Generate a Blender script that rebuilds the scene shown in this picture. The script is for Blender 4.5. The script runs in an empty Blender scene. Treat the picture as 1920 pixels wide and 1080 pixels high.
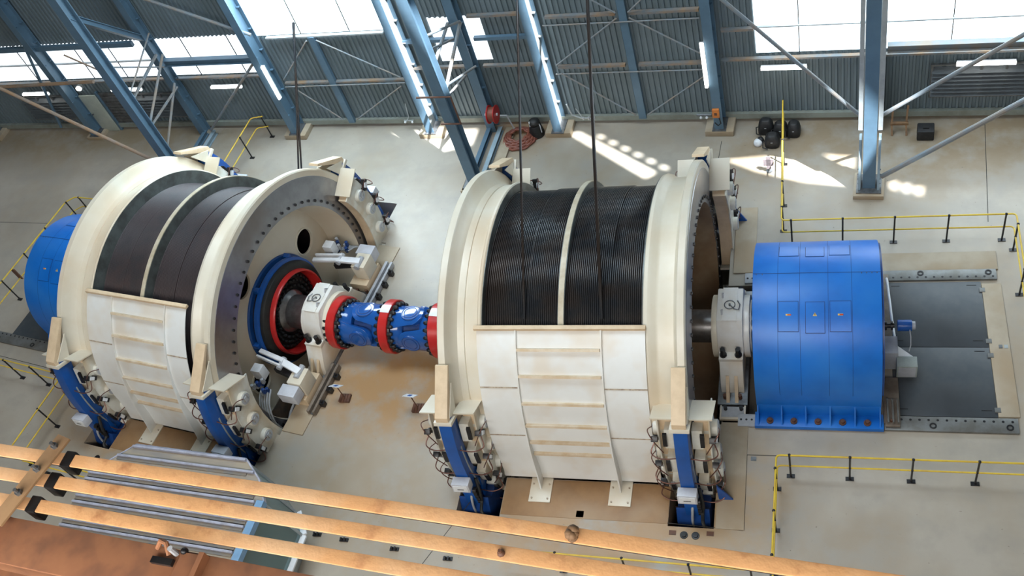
import bpy, bmesh, math, random
from mathutils import Matrix, Vector
random.seed(7)
S = bpy.context.scene
COL = S.collection
PI = math.pi
R = math.radians

# ------------------------------------------------------------------ materials
MATS = {}
def mat(name, c1, c2=None, scale=3.0, rough=0.5, metal=0.0, detail=4.0, lo=0.4, hi=0.65, bump=0.0, c3=None, s3=0.6, emit=0.0, coat=0.0, stretch=None):
    m = bpy.data.materials.new(name); m.use_nodes = True
    nt = m.node_tree; N = nt.nodes; L = nt.links
    b = N['Principled BSDF']
    b.inputs['Roughness'].default_value = rough
    b.inputs['Metallic'].default_value = metal
    if coat: b.inputs['Coat Weight'].default_value = coat
    c1 = (*c1, 1)
    b.inputs['Base Color'].default_value = c1
    if c2:
        tc = N.new('ShaderNodeTexCoord')
        src = tc.outputs['Object']
        if stretch:
            mp = N.new('ShaderNodeMapping'); mp.inputs['Scale'].default_value = stretch
            L.new(src, mp.inputs['Vector']); src = mp.outputs['Vector']
        n = N.new('ShaderNodeTexNoise'); n.inputs['Scale'].default_value = scale; n.inputs['Detail'].default_value = detail
        n.inputs['Roughness'].default_value = 0.62
        L.new(src, n.inputs['Vector'])
        r = N.new('ShaderNodeMapRange'); r.inputs['From Min'].default_value = lo; r.inputs['From Max'].default_value = hi
        L.new(n.outputs['Fac'], r.inputs['Value'])
        mx = N.new('ShaderNodeMix'); mx.data_type = 'RGBA'
        mx.inputs['A'].default_value = c1; mx.inputs['B'].default_value = (*c2, 1)
        L.new(r.outputs['Result'], mx.inputs['Factor'])
        out = mx.outputs['Result']
        if c3:
            n3 = N.new('ShaderNodeTexNoise'); n3.inputs['Scale'].default_value = s3; n3.inputs['Detail'].default_value = 3
            L.new(src, n3.inputs['Vector'])
            r3 = N.new('ShaderNodeMapRange'); r3.inputs['From Min'].default_value = 0.46; r3.inputs['From Max'].default_value = 0.68
            L.new(n3.outputs['Fac'], r3.inputs['Value'])
            m3 = N.new('ShaderNodeMix'); m3.data_type = 'RGBA'
            L.new(out, m3.inputs['A']); m3.inputs['B'].default_value = (*c3, 1)
            L.new(r3.outputs['Result'], m3.inputs['Factor']); out = m3.outputs['Result']
        L.new(out, b.inputs['Base Color'])
        if bump:
            bp = N.new('ShaderNodeBump'); bp.inputs['Strength'].default_value = bump; bp.inputs['Distance'].default_value = 0.02
            L.new(n.outputs['Fac'], bp.inputs['Height']); L.new(bp.outputs['Normal'], b.inputs['Normal'])
    if emit:
        b.inputs['Emission Color'].default_value = c1; b.inputs['Emission Strength'].default_value = emit
    MATS[name] = m
    return m

M_cream = mat('cream_paint', (.68, .635, .53), (.64, .575, .45), .8, .36, c3=(.62, .49, .34), s3=.35)
M_guard = mat('guard_paint', (.75, .765, .75), (.71, .705, .67), .7, .42, c3=(.69, .63, .54), s3=.9)
M_peach = mat('aged_cream_paint', (.70, .54, .36), (.60, .45, .29), 2.5, .5)
M_rust_edge = mat('rust_stained_paint', (.50, .42, .32), (.26, .20, .15), 9, .7)
M_stiff = mat('warm_cream_paint', (.68, .58, .44), (.58, .44, .28), 3, .5)
M_disc = mat('worn_brake_steel', (.34, .355, .39), (.26, .265, .29), 1.2, .30, .85, c3=(.27, .24, .23), s3=.5)
M_steel = mat('machined_steel', (.42, .42, .43), (.30, .29, .28), 4, .28, .9)
M_dsteel = mat('dull_grey_steel', (.20, .21, .22), (.12, .12, .12), 4, .45, .6)
M_zinc = mat('zinc_grey_paint', (.42, .44, .47), (.34, .35, .37), 3, .45)
M_rope = mat('greased_rope', (.034, .037, .042), (.060, .052, .048), 1.6, .27, .55, c3=(.045, .032, .026), s3=.8)
M_rope2 = mat('rusty_greased_rope', (.020, .015, .017), (.042, .020, .018), 1.4, .5, .0, c3=(.030, .022, .024), s3=.7)
M_blue = mat('blue_paint', (.006, .085, .36), (.008, .07, .28), 1.5, .36)
M_motorblue = mat('motor_blue_paint', (.004, .150, .58), (.004, .125, .49), 1.1, .40, c3=(.02, .18, .58), s3=.7)
M_dblue = mat('dark_blue_paint', (.010, .055, .23), (.008, .04, .16), 2.5, .4)
M_gloss = mat('gloss_blue_paint', (.014, .095, .36), (.012, .08, .30), 2, .15, coat=.5)
M_red = mat('red_paint', (.52, .022, .020), (.42, .018, .018), 2, .3)
M_dred = mat('red_hub_paint', (.42, .015, .022), (.30, .012, .018), 3, .45)
M_black = mat('black_steel', (.012, .012, .014), (.030, .028, .028), 5, .38, .3)
M_rubber = mat('black_rubber', (.010, .011, .011), (.018, .018, .017), 5, .55)
M_tooth = mat('oiled_tooth_steel', (.055, .06, .065), (.03, .03, .03), 6, .3, .6)
M_bag = mat('black_nylon', (.008, .009, .010), (.016, .016, .017), 9, .55, bump=.3)
M_yellow = mat('yellow_rail_paint', (.70, .50, .045), (.58, .38, .05), 3, .45)
M_colblue = mat('steelwork_blue_grey', (.105, .185, .26), (.085, .15, .21), 1.2, .42)
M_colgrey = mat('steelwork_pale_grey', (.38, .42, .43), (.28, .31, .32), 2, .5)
M_tube = mat('dusty_tube_paint', (.18, .225, .26), (.25, .21, .17), 1.5, .5)
M_girt = mat('dusty_girt', (.15, .18, .20), (.30, .20, .12), 1.3, .6)
M_sheet = mat('grey_green_sheeting', (.155, .20, .225), (.125, .165, .18), .7, .55, stretch=(1, 1, .3))
M_trimg = mat('pale_green_trim', (.25, .28, .25), (.19, .20, .17), 1.5, .6)
M_white2 = mat('off_white_paint', (.68, .68, .62), (.60, .57, .48), 2.5, .40, c3=(.54, .44, .30), s3=1.1)
M_dark = mat('dark_gap', (.02, .02, .02), (.03, .027, .024), 3, .8)
M_slab = mat('cover_slab', (.41, .345, .255), (.34, .275, .19), 1.0, .6, c3=(.36, .27, .17), s3=.6)
M_mat = mat('charcoal_floor_plate', (.045, .055, .065), (.075, .082, .088), 1.0, .42, c3=(.033, .037, .042), s3=.5)
M_sole = mat('grey_sole_plate', (.20, .205, .20), (.15, .145, .13), 3, .4, .4)
M_brownbeam = mat('grimy_brown_beam', (.20, .165, .13), (.13, .10, .075), 3, .55)
M_brownst = mat('rust_brown_steel', (.13, .055, .03), (.09, .045, .03), 6, .6)
M_orange = mat('rusty_conductor', (.68, .36, .155), (.40, .16, .06), 8, .8, lo=.52, hi=.76, c3=(.70, .43, .23), s3=2.5, bump=.35)
M_girder = mat('crane_girder_paint', (.30, .125, .055), (.25, .10, .045), 4, .75, c3=(.19, .08, .04), s3=7)
M_bracket = mat('dusty_bracket', (.34, .205, .10), (.27, .155, .075), 6, .8)
M_white = mat('white_plastic', (.75, .77, .80), (.66, .68, .70), 3, .4)
M_gbox = mat('pale_grey_enclosure', (.55, .57, .62), (.48, .49, .53), 3, .4)
M_pipe = mat('copper_brown_pipe', (.17, .075, .055), (.12, .055, .045), 5, .35, .5)
M_ribl = mat('roof_rib_lilac_grey', (.40, .41, .50), (.30, .30, .35), 4, .45)
M_pan = mat('dusty_roof_pan', (.33, .28, .21), (.24, .22, .20), 2.0, .65, stretch=(.4, 3, 1))
M_ribshade = mat('rib_shade_grey', (.16, .155, .15), (.22, .18, .13), 2, .6)  # darker tone for the shade painted beside the roof ribs
M_fascia = mat('light_blue_fascia', (.20, .36, .55), (.17, .30, .46), 2, .45)
M_hose = mat('terracotta_hose', (.23, .072, .042), (.17, .052, .034), 5, .5)
M_rtl = mat('sign_red', (.55, .05, .05), None)
M_hazard = mat('hazard_yellow', (.62, .46, .14), None)
M_ora = mat('orange_plastic', (.60, .20, .04), (.5, .16, .04), 4, .5)
M_wood = mat('brown_timber', (.22, .125, .06), (.15, .085, .045), 5, .7)
M_doorp = mat('pale_door_paint', (.44, .48, .42), (.36, .40, .35), 2, .5)
M_gusset = mat('pale_blue_steelwork', (.30, .40, .46), (.24, .32, .37), 2, .4)
M_seam = mat('panel_gap_blue', (.006, .035, .14), None, rough=.6)
M_dblue2 = mat('deep_ring_blue', (.010, .07, .27), (.008, .055, .2), 2.5, .35)
M_oil_shade = mat('oily_steel_and_pit_shade', (.045, .04, .035), (.09, .06, .04), 3, .5)  # also colours the added plate that darkens the clutch pit
M_pitbrown = mat('rusty_pit_timber', (.16, .09, .045), (.10, .055, .03), 3, .6)
M_lamp = mat('lit_tube', (1.0, .98, .92), None, emit=9.0)
M_win1 = mat('dim_daylit_sheet', (.86, .94, 1.0), None, emit=1.5, rough=.4)
M_webbrown = mat('grimy_web_paint', (.30, .185, .10), (.38, .27, .16), 1.1, .5, c3=(.20, .12, .07), s3=.7)
M_slabbrown = mat('oil_browned_slab', (.32, .185, .085), (.25, .14, .065), 1.2, .55, c3=(.36, .25, .15), s3=.5)
M_win = mat('daylit_translucent_sheet', (.80, .93, 1.0), None, emit=3.2, rough=.4)
def glassmat():
    m = bpy.data.materials.new('tinted_cabin_glass'); m.use_nodes = True
    b = m.node_tree.nodes['Principled BSDF']
    b.inputs['Base Color'].default_value = (.55, .72, .72, 1); b.inputs['Transmission Weight'].default_value = .85
    b.inputs['Roughness'].default_value = .03; b.inputs['IOR'].default_value = 1.3
    return m
M_glass = glassmat()
def floormat():
    m = bpy.data.materials.new('stained_concrete'); m.use_nodes = True
    nt = m.node_tree; N = nt.nodes; L = nt.links; b = N['Principled BSDF']
    tc = N.new('ShaderNodeTexCoord')
    def noise(sc, det, lo, hi):
        n = N.new('ShaderNodeTexNoise'); n.inputs['Scale'].default_value = sc; n.inputs['Detail'].default_value = det; n.inputs['Roughness'].default_value = .6
        L.new(tc.outputs['Object'], n.inputs['Vector'])
        r = N.new('ShaderNodeMapRange'); r.inputs['From Min'].default_value = lo; r.inputs['From Max'].default_value = hi
        L.new(n.outputs['Fac'], r.inputs['Value']); return n, r.outputs['Result']
    def mix(a, bcol, fac):
        x = N.new('ShaderNodeMix'); x.data_type = 'RGBA'
        if isinstance(a, tuple): x.inputs['A'].default_value = a
        else: L.new(a, x.inputs['A'])
        x.inputs['B'].default_value = bcol; L.new(fac, x.inputs['Factor']); return x.outputs['Result']
    _, f1 = noise(.35, 5, .40, .66)
    n2, f2 = noise(2.6, 6, .42, .70)
    _, f3 = noise(.17, 4, .48, .66)
    c = mix((.40, .36, .30, 1), (.34, .29, .225, 1), f1)
    c = mix(c, (.31, .245, .17, 1), f3)
    # oily brown staining with a soft, ragged edge around the coupling between the drums and in front of the drums
    def stain(cx, cy, rx, ry, ang, amt):
        mp = N.new('ShaderNodeMapping'); mp.vector_type = 'TEXTURE'
        mp.inputs['Location'].default_value = (cx, cy, 0); mp.inputs['Rotation'].default_value = (0, 0, ang); mp.inputs['Scale'].default_value = (rx, ry, 1000)
        L.new(tc.outputs['Object'], mp.inputs['Vector'])
        ln = N.new('ShaderNodeVectorMath'); ln.operation = 'LENGTH'; L.new(mp.outputs['Vector'], ln.inputs[0])
        ad = N.new('ShaderNodeMath'); ad.operation = 'MULTIPLY_ADD'; L.new(n2.outputs['Fac'], ad.inputs[0]); ad.inputs[1].default_value = .5; L.new(ln.outputs['Value'], ad.inputs[2])
        r = N.new('ShaderNodeMapRange'); r.interpolation_type = 'SMOOTHSTEP'
        r.inputs['From Min'].default_value = 1.3; r.inputs['From Max'].default_value = .55
        r.inputs['To Min'].default_value = 0; r.inputs['To Max'].default_value = amt
        L.new(ad.outputs['Value'], r.inputs['Value']); return r.outputs['Result']
    c = mix(c, (.37, .215, .09, 1), stain(-13.3, 13.9, 4.4, 2.3, -.02, .95))
    c = mix(c, (.36, .22, .10, 1), stain(-6.4, 10.3, 5.2, 2.4, .07, .9))
    c = mix(c, (.36, .22, .10, 1), stain(-21.4, 11.4, 3.8, 1.7, -.11, .9))
    c = mix(c, (.38, .27, .15, 1), stain(-3.4, 11.8, 2.0, 2.4, .07, .7))
    c = mix(c, (.245, .18, .108, 1), stain(1.0, 25.2, 9.0, 3.4, 0, .85))
    c = mix(c, (.235, .18, .11, 1), stain(-31, 26.5, 11, 3.6, 0, .85))
    c = mix(c, (.27, .17, .09, 1), stain(-12.4, 25.4, 1.9, 1.5, 0, .85))
    c = mix(c, (.33, .25, .16, 1), stain(6.5, 17.5, 6, 5, 0, .55))
    _, f5 = noise(.9, 5, .46, .70)
    c = mix(c, (.33, .30, .255, 1), f5)
    sp, f4 = noise(9, 3, .70, .76)
    c = mix(c, (.16, .13, .10, 1), f4)
    L.new(c, b.inputs['Base Color'])
    rr = N.new('ShaderNodeMapRange'); rr.inputs['To Min'].default_value = .34; rr.inputs['To Max'].default_value = .55
    L.new(n2.outputs['Fac'], rr.inputs['Value']); L.new(rr.outputs['Result'], b.inputs['Roughness'])
    return m
M_floor = floormat()

# ------------------------------------------------------------------ frames (world matrices)
JX, JY = -12.7, 16.5
FR = Matrix.Translation((JX, JY, 0))                                    # first winder, u along its shaft
FL = Matrix.Translation((JX, JY, 0)) @ Matrix.Rotation(-.170, 4, 'Z')   # second winder, toed in
FLM = Matrix.Translation((JX, JY, 0)) @ Matrix.Rotation(-.185, 4, 'Z')  # floor fittings around the second winder
def lu(u): return u if abs(u) < 3.4 else math.copysign(3.4+(abs(u)-3.4)*.935, u)   # the second winder is a little shorter
FH = Matrix.Rotation(-.075, 4, 'Z')                                     # the hall
FW = Matrix.Identity(4)

# ------------------------------------------------------------------ mesh builder
def crv(pts, n=6):
    P = [Vector(p) for p in pts]; P = [P[0]*2-P[1]]+P+[P[-1]*2-P[-2]]; out = []
    for i in range(1, len(P)-2):
        a, b, c, d = P[i-1:i+3]
        for k in range(n):
            t = k/n; out.append(.5*((b*2)+(c-a)*t+(a*2-b*5+c*4-d)*t*t+(b*3-a-c*3+d)*t**3))
    out.append(P[-2]); return out
class MB:
    def __init__(s, flip=1): s.v = []; s.f = []; s.flip = flip
    def add(s, vs, fs, M=None):
        o = len(s.v)
        for p in vs:
            p = Vector(p)
            if M is not None: p = M @ p
            s.v.append((p.x if s.flip > 0 else -lu(p.x), p.y, p.z))
        for f in fs: s.f.append(tuple(i + o for i in f))
        return s
    def box(s, x0, x1, y0, y1, z0, z1, M=None):
        vs = [(x, y, z) for x in (x0, x1) for y in (y0, y1) for z in (z0, z1)]
        return s.add(vs, [(0, 1, 3, 2), (4, 6, 7, 5), (0, 4, 5, 1), (2, 3, 7, 6), (0, 2, 6, 4), (1, 5, 7, 3)], M)
    def cbox(s, c, d, M=None):
        return s.box(c[0]-d[0]/2, c[0]+d[0]/2, c[1]-d[1]/2, c[1]+d[1]/2, c[2]-d[2]/2, c[2]+d[2]/2, M)
    def cyl(s, p0, p1, r0, r1=None, n=14, caps=True):
        p0 = Vector(p0); p1 = Vector(p1); r1 = r0 if r1 is None else r1
        d = (p1 - p0).normalized(); a = d.orthogonal().normalized(); b = d.cross(a)
        vs = []
        for p, r in ((p0, r0), (p1, r1)):
            for i in range(n):
                t = 2*PI*i/n; vs.append(p + a*(r*math.cos(t)) + b*(r*math.sin(t)))
        fs = [(i, (i+1) % n, n+(i+1) % n, n+i) for i in range(n)]
        if caps: fs += [tuple(range(n))[::-1], tuple(range(n, 2*n))]
        return s.add(vs, fs)
    def tube(s, pts, r, n=8, closed=False):
        P = [Vector(p) for p in pts]; m = len(P); vs = []
        prev = None
        for i, p in enumerate(P):
            if closed: d = P[(i+1) % m] - P[i-1]
            else: d = P[min(i+1, m-1)] - P[max(i-1, 0)]
            d.normalize()
            a = d.orthogonal().normalized() if prev is None else (prev - d*prev.dot(d)).normalized()
            prev = a; b = d.cross(a)
            for k in range(n):
                t = 2*PI*k/n; vs.append(p + a*(r*math.cos(t)) + b*(r*math.sin(t)))
        fs = []
        for i in range(m if closed else m-1):
            j = (i+1) % m
            for k in range(n): fs.append((i*n+k, i*n+(k+1) % n, j*n+(k+1) % n, j*n+k))
        if not closed: fs += [tuple(range(n))[::-1], tuple(range((m-1)*n, m*n))]
        return s.add(vs, fs)
    def lathe(s, prof, c=(0, 0), n=72, a0=0., a1=2*PI, closed=False):
        # profile of (x, r) turned about the x axis through (y, z) = c ; angle a measured from the front (-y) upwards
        full = abs(a1-a0-2*PI) < 1e-6; m = len(prof); cnt = n if full else n+1; vs = []
        for i in range(cnt):
            a = a0+(a1-a0)*i/n
            for x, r in prof: vs.append((x, c[0]-r*math.cos(a), c[1]+r*math.sin(a)))
        fs = []
        for i in range(n):
            j = (i+1) % cnt
            for k in range(m if closed else m-1):
                q = (k+1) % m; fs.append((i*m+k, i*m+q, j*m+q, j*m+k))
        if not full and closed: fs += [tuple(range(m)), tuple(range((cnt-1)*m, cnt*m))[::-1]]
        return s.add(vs, fs)
    def ring(s, x0, x1, r0, r1, c=(0, 0), n=72, a0=0., a1=2*PI):
        return s.lathe([(x0, r0), (x1, r0), (x1, r1), (x0, r1)], c, n, a0, a1, True)
    def prism(s, poly, x0, x1, axis=0, M=None):
        m = len(poly); vs = []
        for x in (x0, x1):
            for a, b in poly: vs.append([(x, a, b), (a, x, b), (a, b, x)][axis])
        fs = [tuple(range(m)), tuple(range(m, 2*m))[::-1]] + [(i, (i+1) % m, m+(i+1) % m, m+i) for i in range(m)]
        return s.add(vs, fs, M)
    def ibeam(s, p0, p1, w, d, up=(0, 0, 1), t=.025):
        # I section along p0-p1; flanges width w lie across 'up' direction, depth d along 'up'
        p0 = Vector(p0); p1 = Vector(p1); x = (p1-p0); ln = x.length; x.normalize()
        z = Vector(up); z = (z - x*z.dot(x)).normalized(); y = z.cross(x)
        M = Matrix(((x.x, y.x, z.x, p0.x), (x.y, y.y, z.y, p0.y), (x.z, y.z, z.z, p0.z), (0, 0, 0, 1)))
        s.box(0, ln, -w/2, w/2, d/2-t, d/2, M); s.box(0, ln, -w/2, w/2, -d/2, -d/2+t, M)
        return s.box(0, ln, -t/2, t/2, -d/2+t, d/2-t, M)
    def bar(s, p0, p1, w, h, up=(0, 0, 1)):
        p0 = Vector(p0); p1 = Vector(p1); x = (p1-p0); ln = x.length; x.normalize()
        z = Vector(up); z = (z - x*z.dot(x)).normalized(); y = z.cross(x)
        M = Matrix(((x.x, y.x, z.x, p0.x), (x.y, y.y, z.y, p0.y), (x.z, y.z, z.z, p0.z), (0, 0, 0, 1)))
        return s.box(0, ln, -w/2, w/2, -h/2, h/2, M)
    def sphere(s, c, r, n=12, m=8, sc=(1, 1, 1)):
        vs = [(c[0], c[1], c[2]+r*sc[2])]
        for i in range(1, m):
            t = PI*i/m
            for k in range(n):
                p = 2*PI*k/n; vs.append((c[0]+r*sc[0]*math.sin(t)*math.cos(p), c[1]+r*sc[1]*math.sin(t)*math.sin(p), c[2]+r*sc[2]*math.cos(t)))
        vs.append((c[0], c[1], c[2]-r*sc[2])); fs = []
        for k in range(n): fs.append((0, 1+k, 1+(k+1) % n))
        for i in range(m-2):
            for k in range(n): fs.append((1+i*n+k, 1+(i+1)*n+k, 1+(i+1)*n+(k+1) % n, 1+i*n+(k+1) % n))
        l = len(vs)-1
        for k in range(n): fs.append((l, 1+(m-2)*n+(k+1) % n, 1+(m-2)*n+k))
        return s.add(vs, fs)
    def mesh(s, name, org=(0, 0, 0), bevel=0.0, angle=35):
        me = bpy.data.meshes.new(name)
        me.from_pydata([(x-org[0], y-org[1], z-org[2]) for x, y, z in s.v], [], s.f)
        bm = bmesh.new(); bm.from_mesh(me)
        bmesh.ops.recalc_face_normals(bm, faces=bm.faces)
        if bevel:
            es = [e for e in bm.edges if len(e.link_faces) == 2 and e.calc_face_angle(0) > R(35)]
            bmesh.ops.bevel(bm, geom=es, offset=bevel, segments=2, affect='EDGES', profile=.6)
        bm.to_mesh(me); bm.free()
        me.polygons.foreach_set('use_smooth', [True]*len(me.polygons))
        me.set_sharp_from_angle(angle=R(angle))
        return me
    def build(s, name, m, parent=None, frame=None, org=None, bevel=0.0, angle=35):
        if org is None: org = ORG.get(parent.name, (0, 0, 0)) if parent is not None else (0, 0, 0)
        me = s.mesh(name, org, bevel, angle); me.materials.append(m)
        o = bpy.data.objects.new(name, me); COL.objects.link(o)
        if parent is not None: o.parent = parent; ORG[o.name] = org
        else: o.matrix_world = (frame or FW) @ Matrix.Translation(org); ORG[o.name] = org
        return o
ORG = {}
def tag(o, label, cat, group=None):
    o['label'] = label; o['category'] = cat; o['kind'] = 'thing'
    if group: o['group'] = group
    return o
def thing(name, label, cat, frame, org=(0, 0, 0), group=None):
    o = bpy.data.objects.new(name, None); COL.objects.link(o)
    o.empty_display_size = .2
    o.matrix_world = frame @ Matrix.Translation(org); ORG[o.name] = org
    return tag(o, label, cat, group)
def struct(o): o['kind'] = 'structure'; return o
def copy_tree(o, parent=None):
    c = o.copy(); COL.objects.link(c)
    if parent is not None: c.parent = parent
    for ch in list(o.children): copy_tree(ch, c)
    return c
def dup(root, M, label, group=None):
    c = copy_tree(root); c.matrix_world = M; c['label'] = label
    if group: c['group'] = group
    return c
def instances(me, name, parent, mats_or_locs, label=None):
    for k, M in enumerate(mats_or_locs):
        o = bpy.data.objects.new(name, me); COL.objects.link(o); o.parent = parent
        o.matrix_local = M
        if label: o['label'] = label

AX = (0, 1.0)     # drum axis: y = 0, z = 1 in a winder's frame
def pol(r, a): return (-r*math.cos(R(a)), 1.0+r*math.sin(R(a)))

# ------------------------------------------------------------------ floor with pits, roof, walls
def rect_prism(frame, x0, x1, y0, y1, z0, z1):
    mb = MB(); mb.box(x0, x1, y0, y1, z0, z1)
    me = mb.mesh('pit_cut'); o = bpy.data.objects.new('pit_cut', me); COL.objects.link(o); o.matrix_world = frame; return o
fl = MB().box(-50, 16, -16, 26.1, -5.5, 0).build('floor', M_floor, None, FH)
cuts = []
for frame, sg in ((FR, 1), (FL, -1)):
    def rp(u0, u1, y0, y1, z0, frame=frame, sg=sg):
        if sg < 0: u0, u1 = lu(u0), lu(u1)
        a, b = sorted((u0*sg, u1*sg)); cuts.append(rect_prism(frame, a, b, y0, y1, z0, 2))
    rp(4.1, 8.9, -4.42, 5.1 if sg < 0 else 4.5, -4.6)
    rp(2.95, 4.2, -5.58, 5.75, -4.5)
    rp(8.72, 9.88, -5.58, 5.75, -4.4)
cuts.append(rect_prism(FR, 9.80, 10.84, -2.55, 2.2, -1.2, 2))
cuts.append(rect_prism(FLM, -3.4, -2.62, -3.9, -1.9, -2.2, 2))
cuts.append(rect_prism(FLM, -3.4, -2.62, 1.9, 3.9, -2.2, 2))
for i, c in enumerate(cuts):
    md = fl.modifiers.new('cut%d' % i, 'BOOLEAN'); md.operation = 'DIFFERENCE'; md.object = c; md.solver = 'EXACT'
dg = bpy.context.evaluated_depsgraph_get()
newme = bpy.data.meshes.new_from_object(fl.evaluated_get(dg))
fl.modifiers.clear(); fl.data = newme; newme.name = 'floor'
for p in newme.polygons: p.use_smooth = False
for c in cuts: bpy.data.objects.remove(c)
struct(fl)
# ---- corrugated sheeting of the back wall
YW = 25.7
def corrugated(x0, x1, z0, z1, y=YW, pitch=.19, depth=.06):
    mb = MB(); n = max(1, int(round((x1-x0)/pitch))); p = (x1-x0)/n; pts = []
    for i in range(n):
        x = x0+i*p
        pts += [(x, y), (x+.45*p, y), (x+.55*p, y-depth), (x+.9*p, y-depth)]
    pts.append((x1, y))
    m = len(pts); vs = [(a, b, z0) for a, b in pts]+[(a, b, z1) for a, b in pts]
    mb.add(vs, [(i, i+1, m+i+1, m+i) for i in range(m-1)])
    mb.box(x0, x1, y+.02, y+.05, z0, z1)
    return mb
wb = MB()
def sheet(mb, *a): c = corrugated(*a); mb.add(c.v, c.f)
# low band everywhere, openings left for louvres
sheet(wb, -46, -22.0, .30, 2.72); sheet(wb, -22.0, -16.3, .30, 4.40); sheet(wb, -16.3, -14.88, .30, 9)
sheet(wb, -14.88, -12.95, .30, 2.92); sheet(wb, -12.95, -4.0, .30, 9); sheet(wb, -4.0, 14, .30, 2.78)
sheet(wb, -46, -22.0, 4.52, 9); sheet(wb, -14.88, -12.95, 4.80, 9)
sheet(wb, -46, 14, 9, 27.0)
sheet(wb, -4.0, 14, 6.6, 9)
struct(wb.build('wall_back', M_sheet, None, FH))
struct(MB().box(-46, 14, 25.76, 26.1, -.02, .16).build('baseboard_back', M_dark, None, FH))
struct(MB().box(-46, 14, 25.52, 25.66, .15, .36).build('trim_1', M_trimg, None, FH))
def window(i, x0, x1, z0, z1, vs, hs):
    w = MB().box(x0, x1, YW, YW+.03, z0, z1).build('window_%d' % i, M_win1 if i in (1, 3) else M_win, None, FH, org=(x0, YW, z0)); struct(w)
    g = MB()
    for x in vs: g.box(x-.014, x+.014, YW-.03, YW-.005, z0, z1)
    g.build('mullion', M_dark, w)
    for z in hs: MB().box(x0, x1, YW-.10, YW-.02, z-.02, z+.02).build('glazing_rail', M_colgrey, w)
window(1, -46, -22.0, 2.72, 4.52, [-36.4, -33.6, -30.6, -28.9, -25.3, -23.2], [3.55])
window(2, -22.0, -16.3, 4.40, 9.0, [-20, -18], [])
window(3, -14.88, -12.95, 2.92, 4.80, [], [])
window(4, -4.0, 14, 2.78, 6.6, [-2.68, 1.66, 5, 8], [3.83])
# plain side, front walls and the roof, outside the picture but closing the hall
M_plain = mat('dull_sheeting', (.13, .145, .15), (.10, .11, .115), .5, .6)
struct(MB().box(-50, -49.8, -16, 26, 0, 27).build('wall_left', M_plain, None, FH))
struct(MB().box(15.8, 16, -16, 26, 0, 27).build('wall_right', M_plain, None, FH))
struct(MB().box(-50, 16, -16.2, -16, 0, 27).build('wall_front', M_plain, None, FH))

# ------------------------------------------------------------------ girts, beams, columns, bracing (hall frame)
def girt(x0, x1, z, h=.10, d=.14, m=M_girt, y=25.52, label='', name='wall_girt', group=None):
    o = MB().box(x0, x1, y-d/2, y+d/2, z-h/2, z+h/2).build(name, m, None, FH, org=((x0+x1)/2, y, z-h/2))
    return tag(o, label, 'steel girt', group)
girt(-21.6, -16.4, 2.30, .07, label='dusty horizontal wall girt across the low green bay behind the rope pair')
girt(-16.0, -13.9, 2.80, .08, label='dusty girt under the bright wall panels just before the lattice column')
girt(-13.3, -11.2, 2.80, .08, label='rusty girt under the bright wall panel with the red hose reel below')
girt(-16.0, -13.9, 3.98, .13, m=M_colblue, label='blue wall beam crossing the bright panels on the near side of the lattice column')
girt(-13.3, -11.2, 3.98, .13, m=M_colblue, label='blue wall beam crossing the bright panel above the red hose reel')
girt(-13.3, -11.2, 4.90, .09, label='rusty girt along the top of the bright panel above the hose reel')
girt(-10.6, -8.25, 4.70, .09, label='upper rusty girt between the sunlit column and the mid post')
girt(-7.8, -5.6, 4.70, .09, label='upper rusty girt between the mid post and the column with a tube lamp')
girt(-10.6, -8.25, 2.63, .09, label='lower rusty girt between the sunlit column and the mid post')
girt(-7.8, -5.6, 2.63, .09, label='lower rusty girt between the mid post and the column with a tube lamp')
girt(-5.0, -4.0, 3.87, .09, label='short rusty girt beside the column with the orange call box')
girt(-5.1, 14, 2.70, .07, label='long dusty gutter girt under the big bright window by the tall upright column')
girt(-46, -22.2, 2.70, .07, label='long dusty girt under the bright window strip behind the far winder')
girt(-46, -27.2, 4.62, .20, m=M_colblue, y=25.3, label='deep blue beam along the top of the bright strip near the far corner')
girt(-21.4, -16.6, 4.42, .06, m=M_colgrey, label='thin pale girt at the foot of the big bright panel over the green bay')
def beam(p0, p1, w, d, label, m=M_colblue, cat='steel beam', name='tie_beam', up=(0, 1, 0)):
    o = MB().ibeam(p0, p1, w, d, up).build(name, m, None, FH, org=p0); return tag(o, label, cat)
beam((-.1, 25.2, 3.2), (14, 25.2, 3.2), .22, .26, 'blue grey tie beam across the bright window beyond the tall upright column', m=M_tube, up=(0, 0, 1))
beam((-26.2, 25.2, 3.75), (-22.1, 25.2, 3.75), .22, .26, 'blue tie beam across the bright strip between two slanting wall columns', up=(0, 0, 1))
beam((-26.1, 22.55, 7.9), (-26.4, 25.1, 5.0), .2, .2, 'blue strut joining the tall front column of the far lattice pair to its rear column', up=(0, 0, 1))

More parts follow.
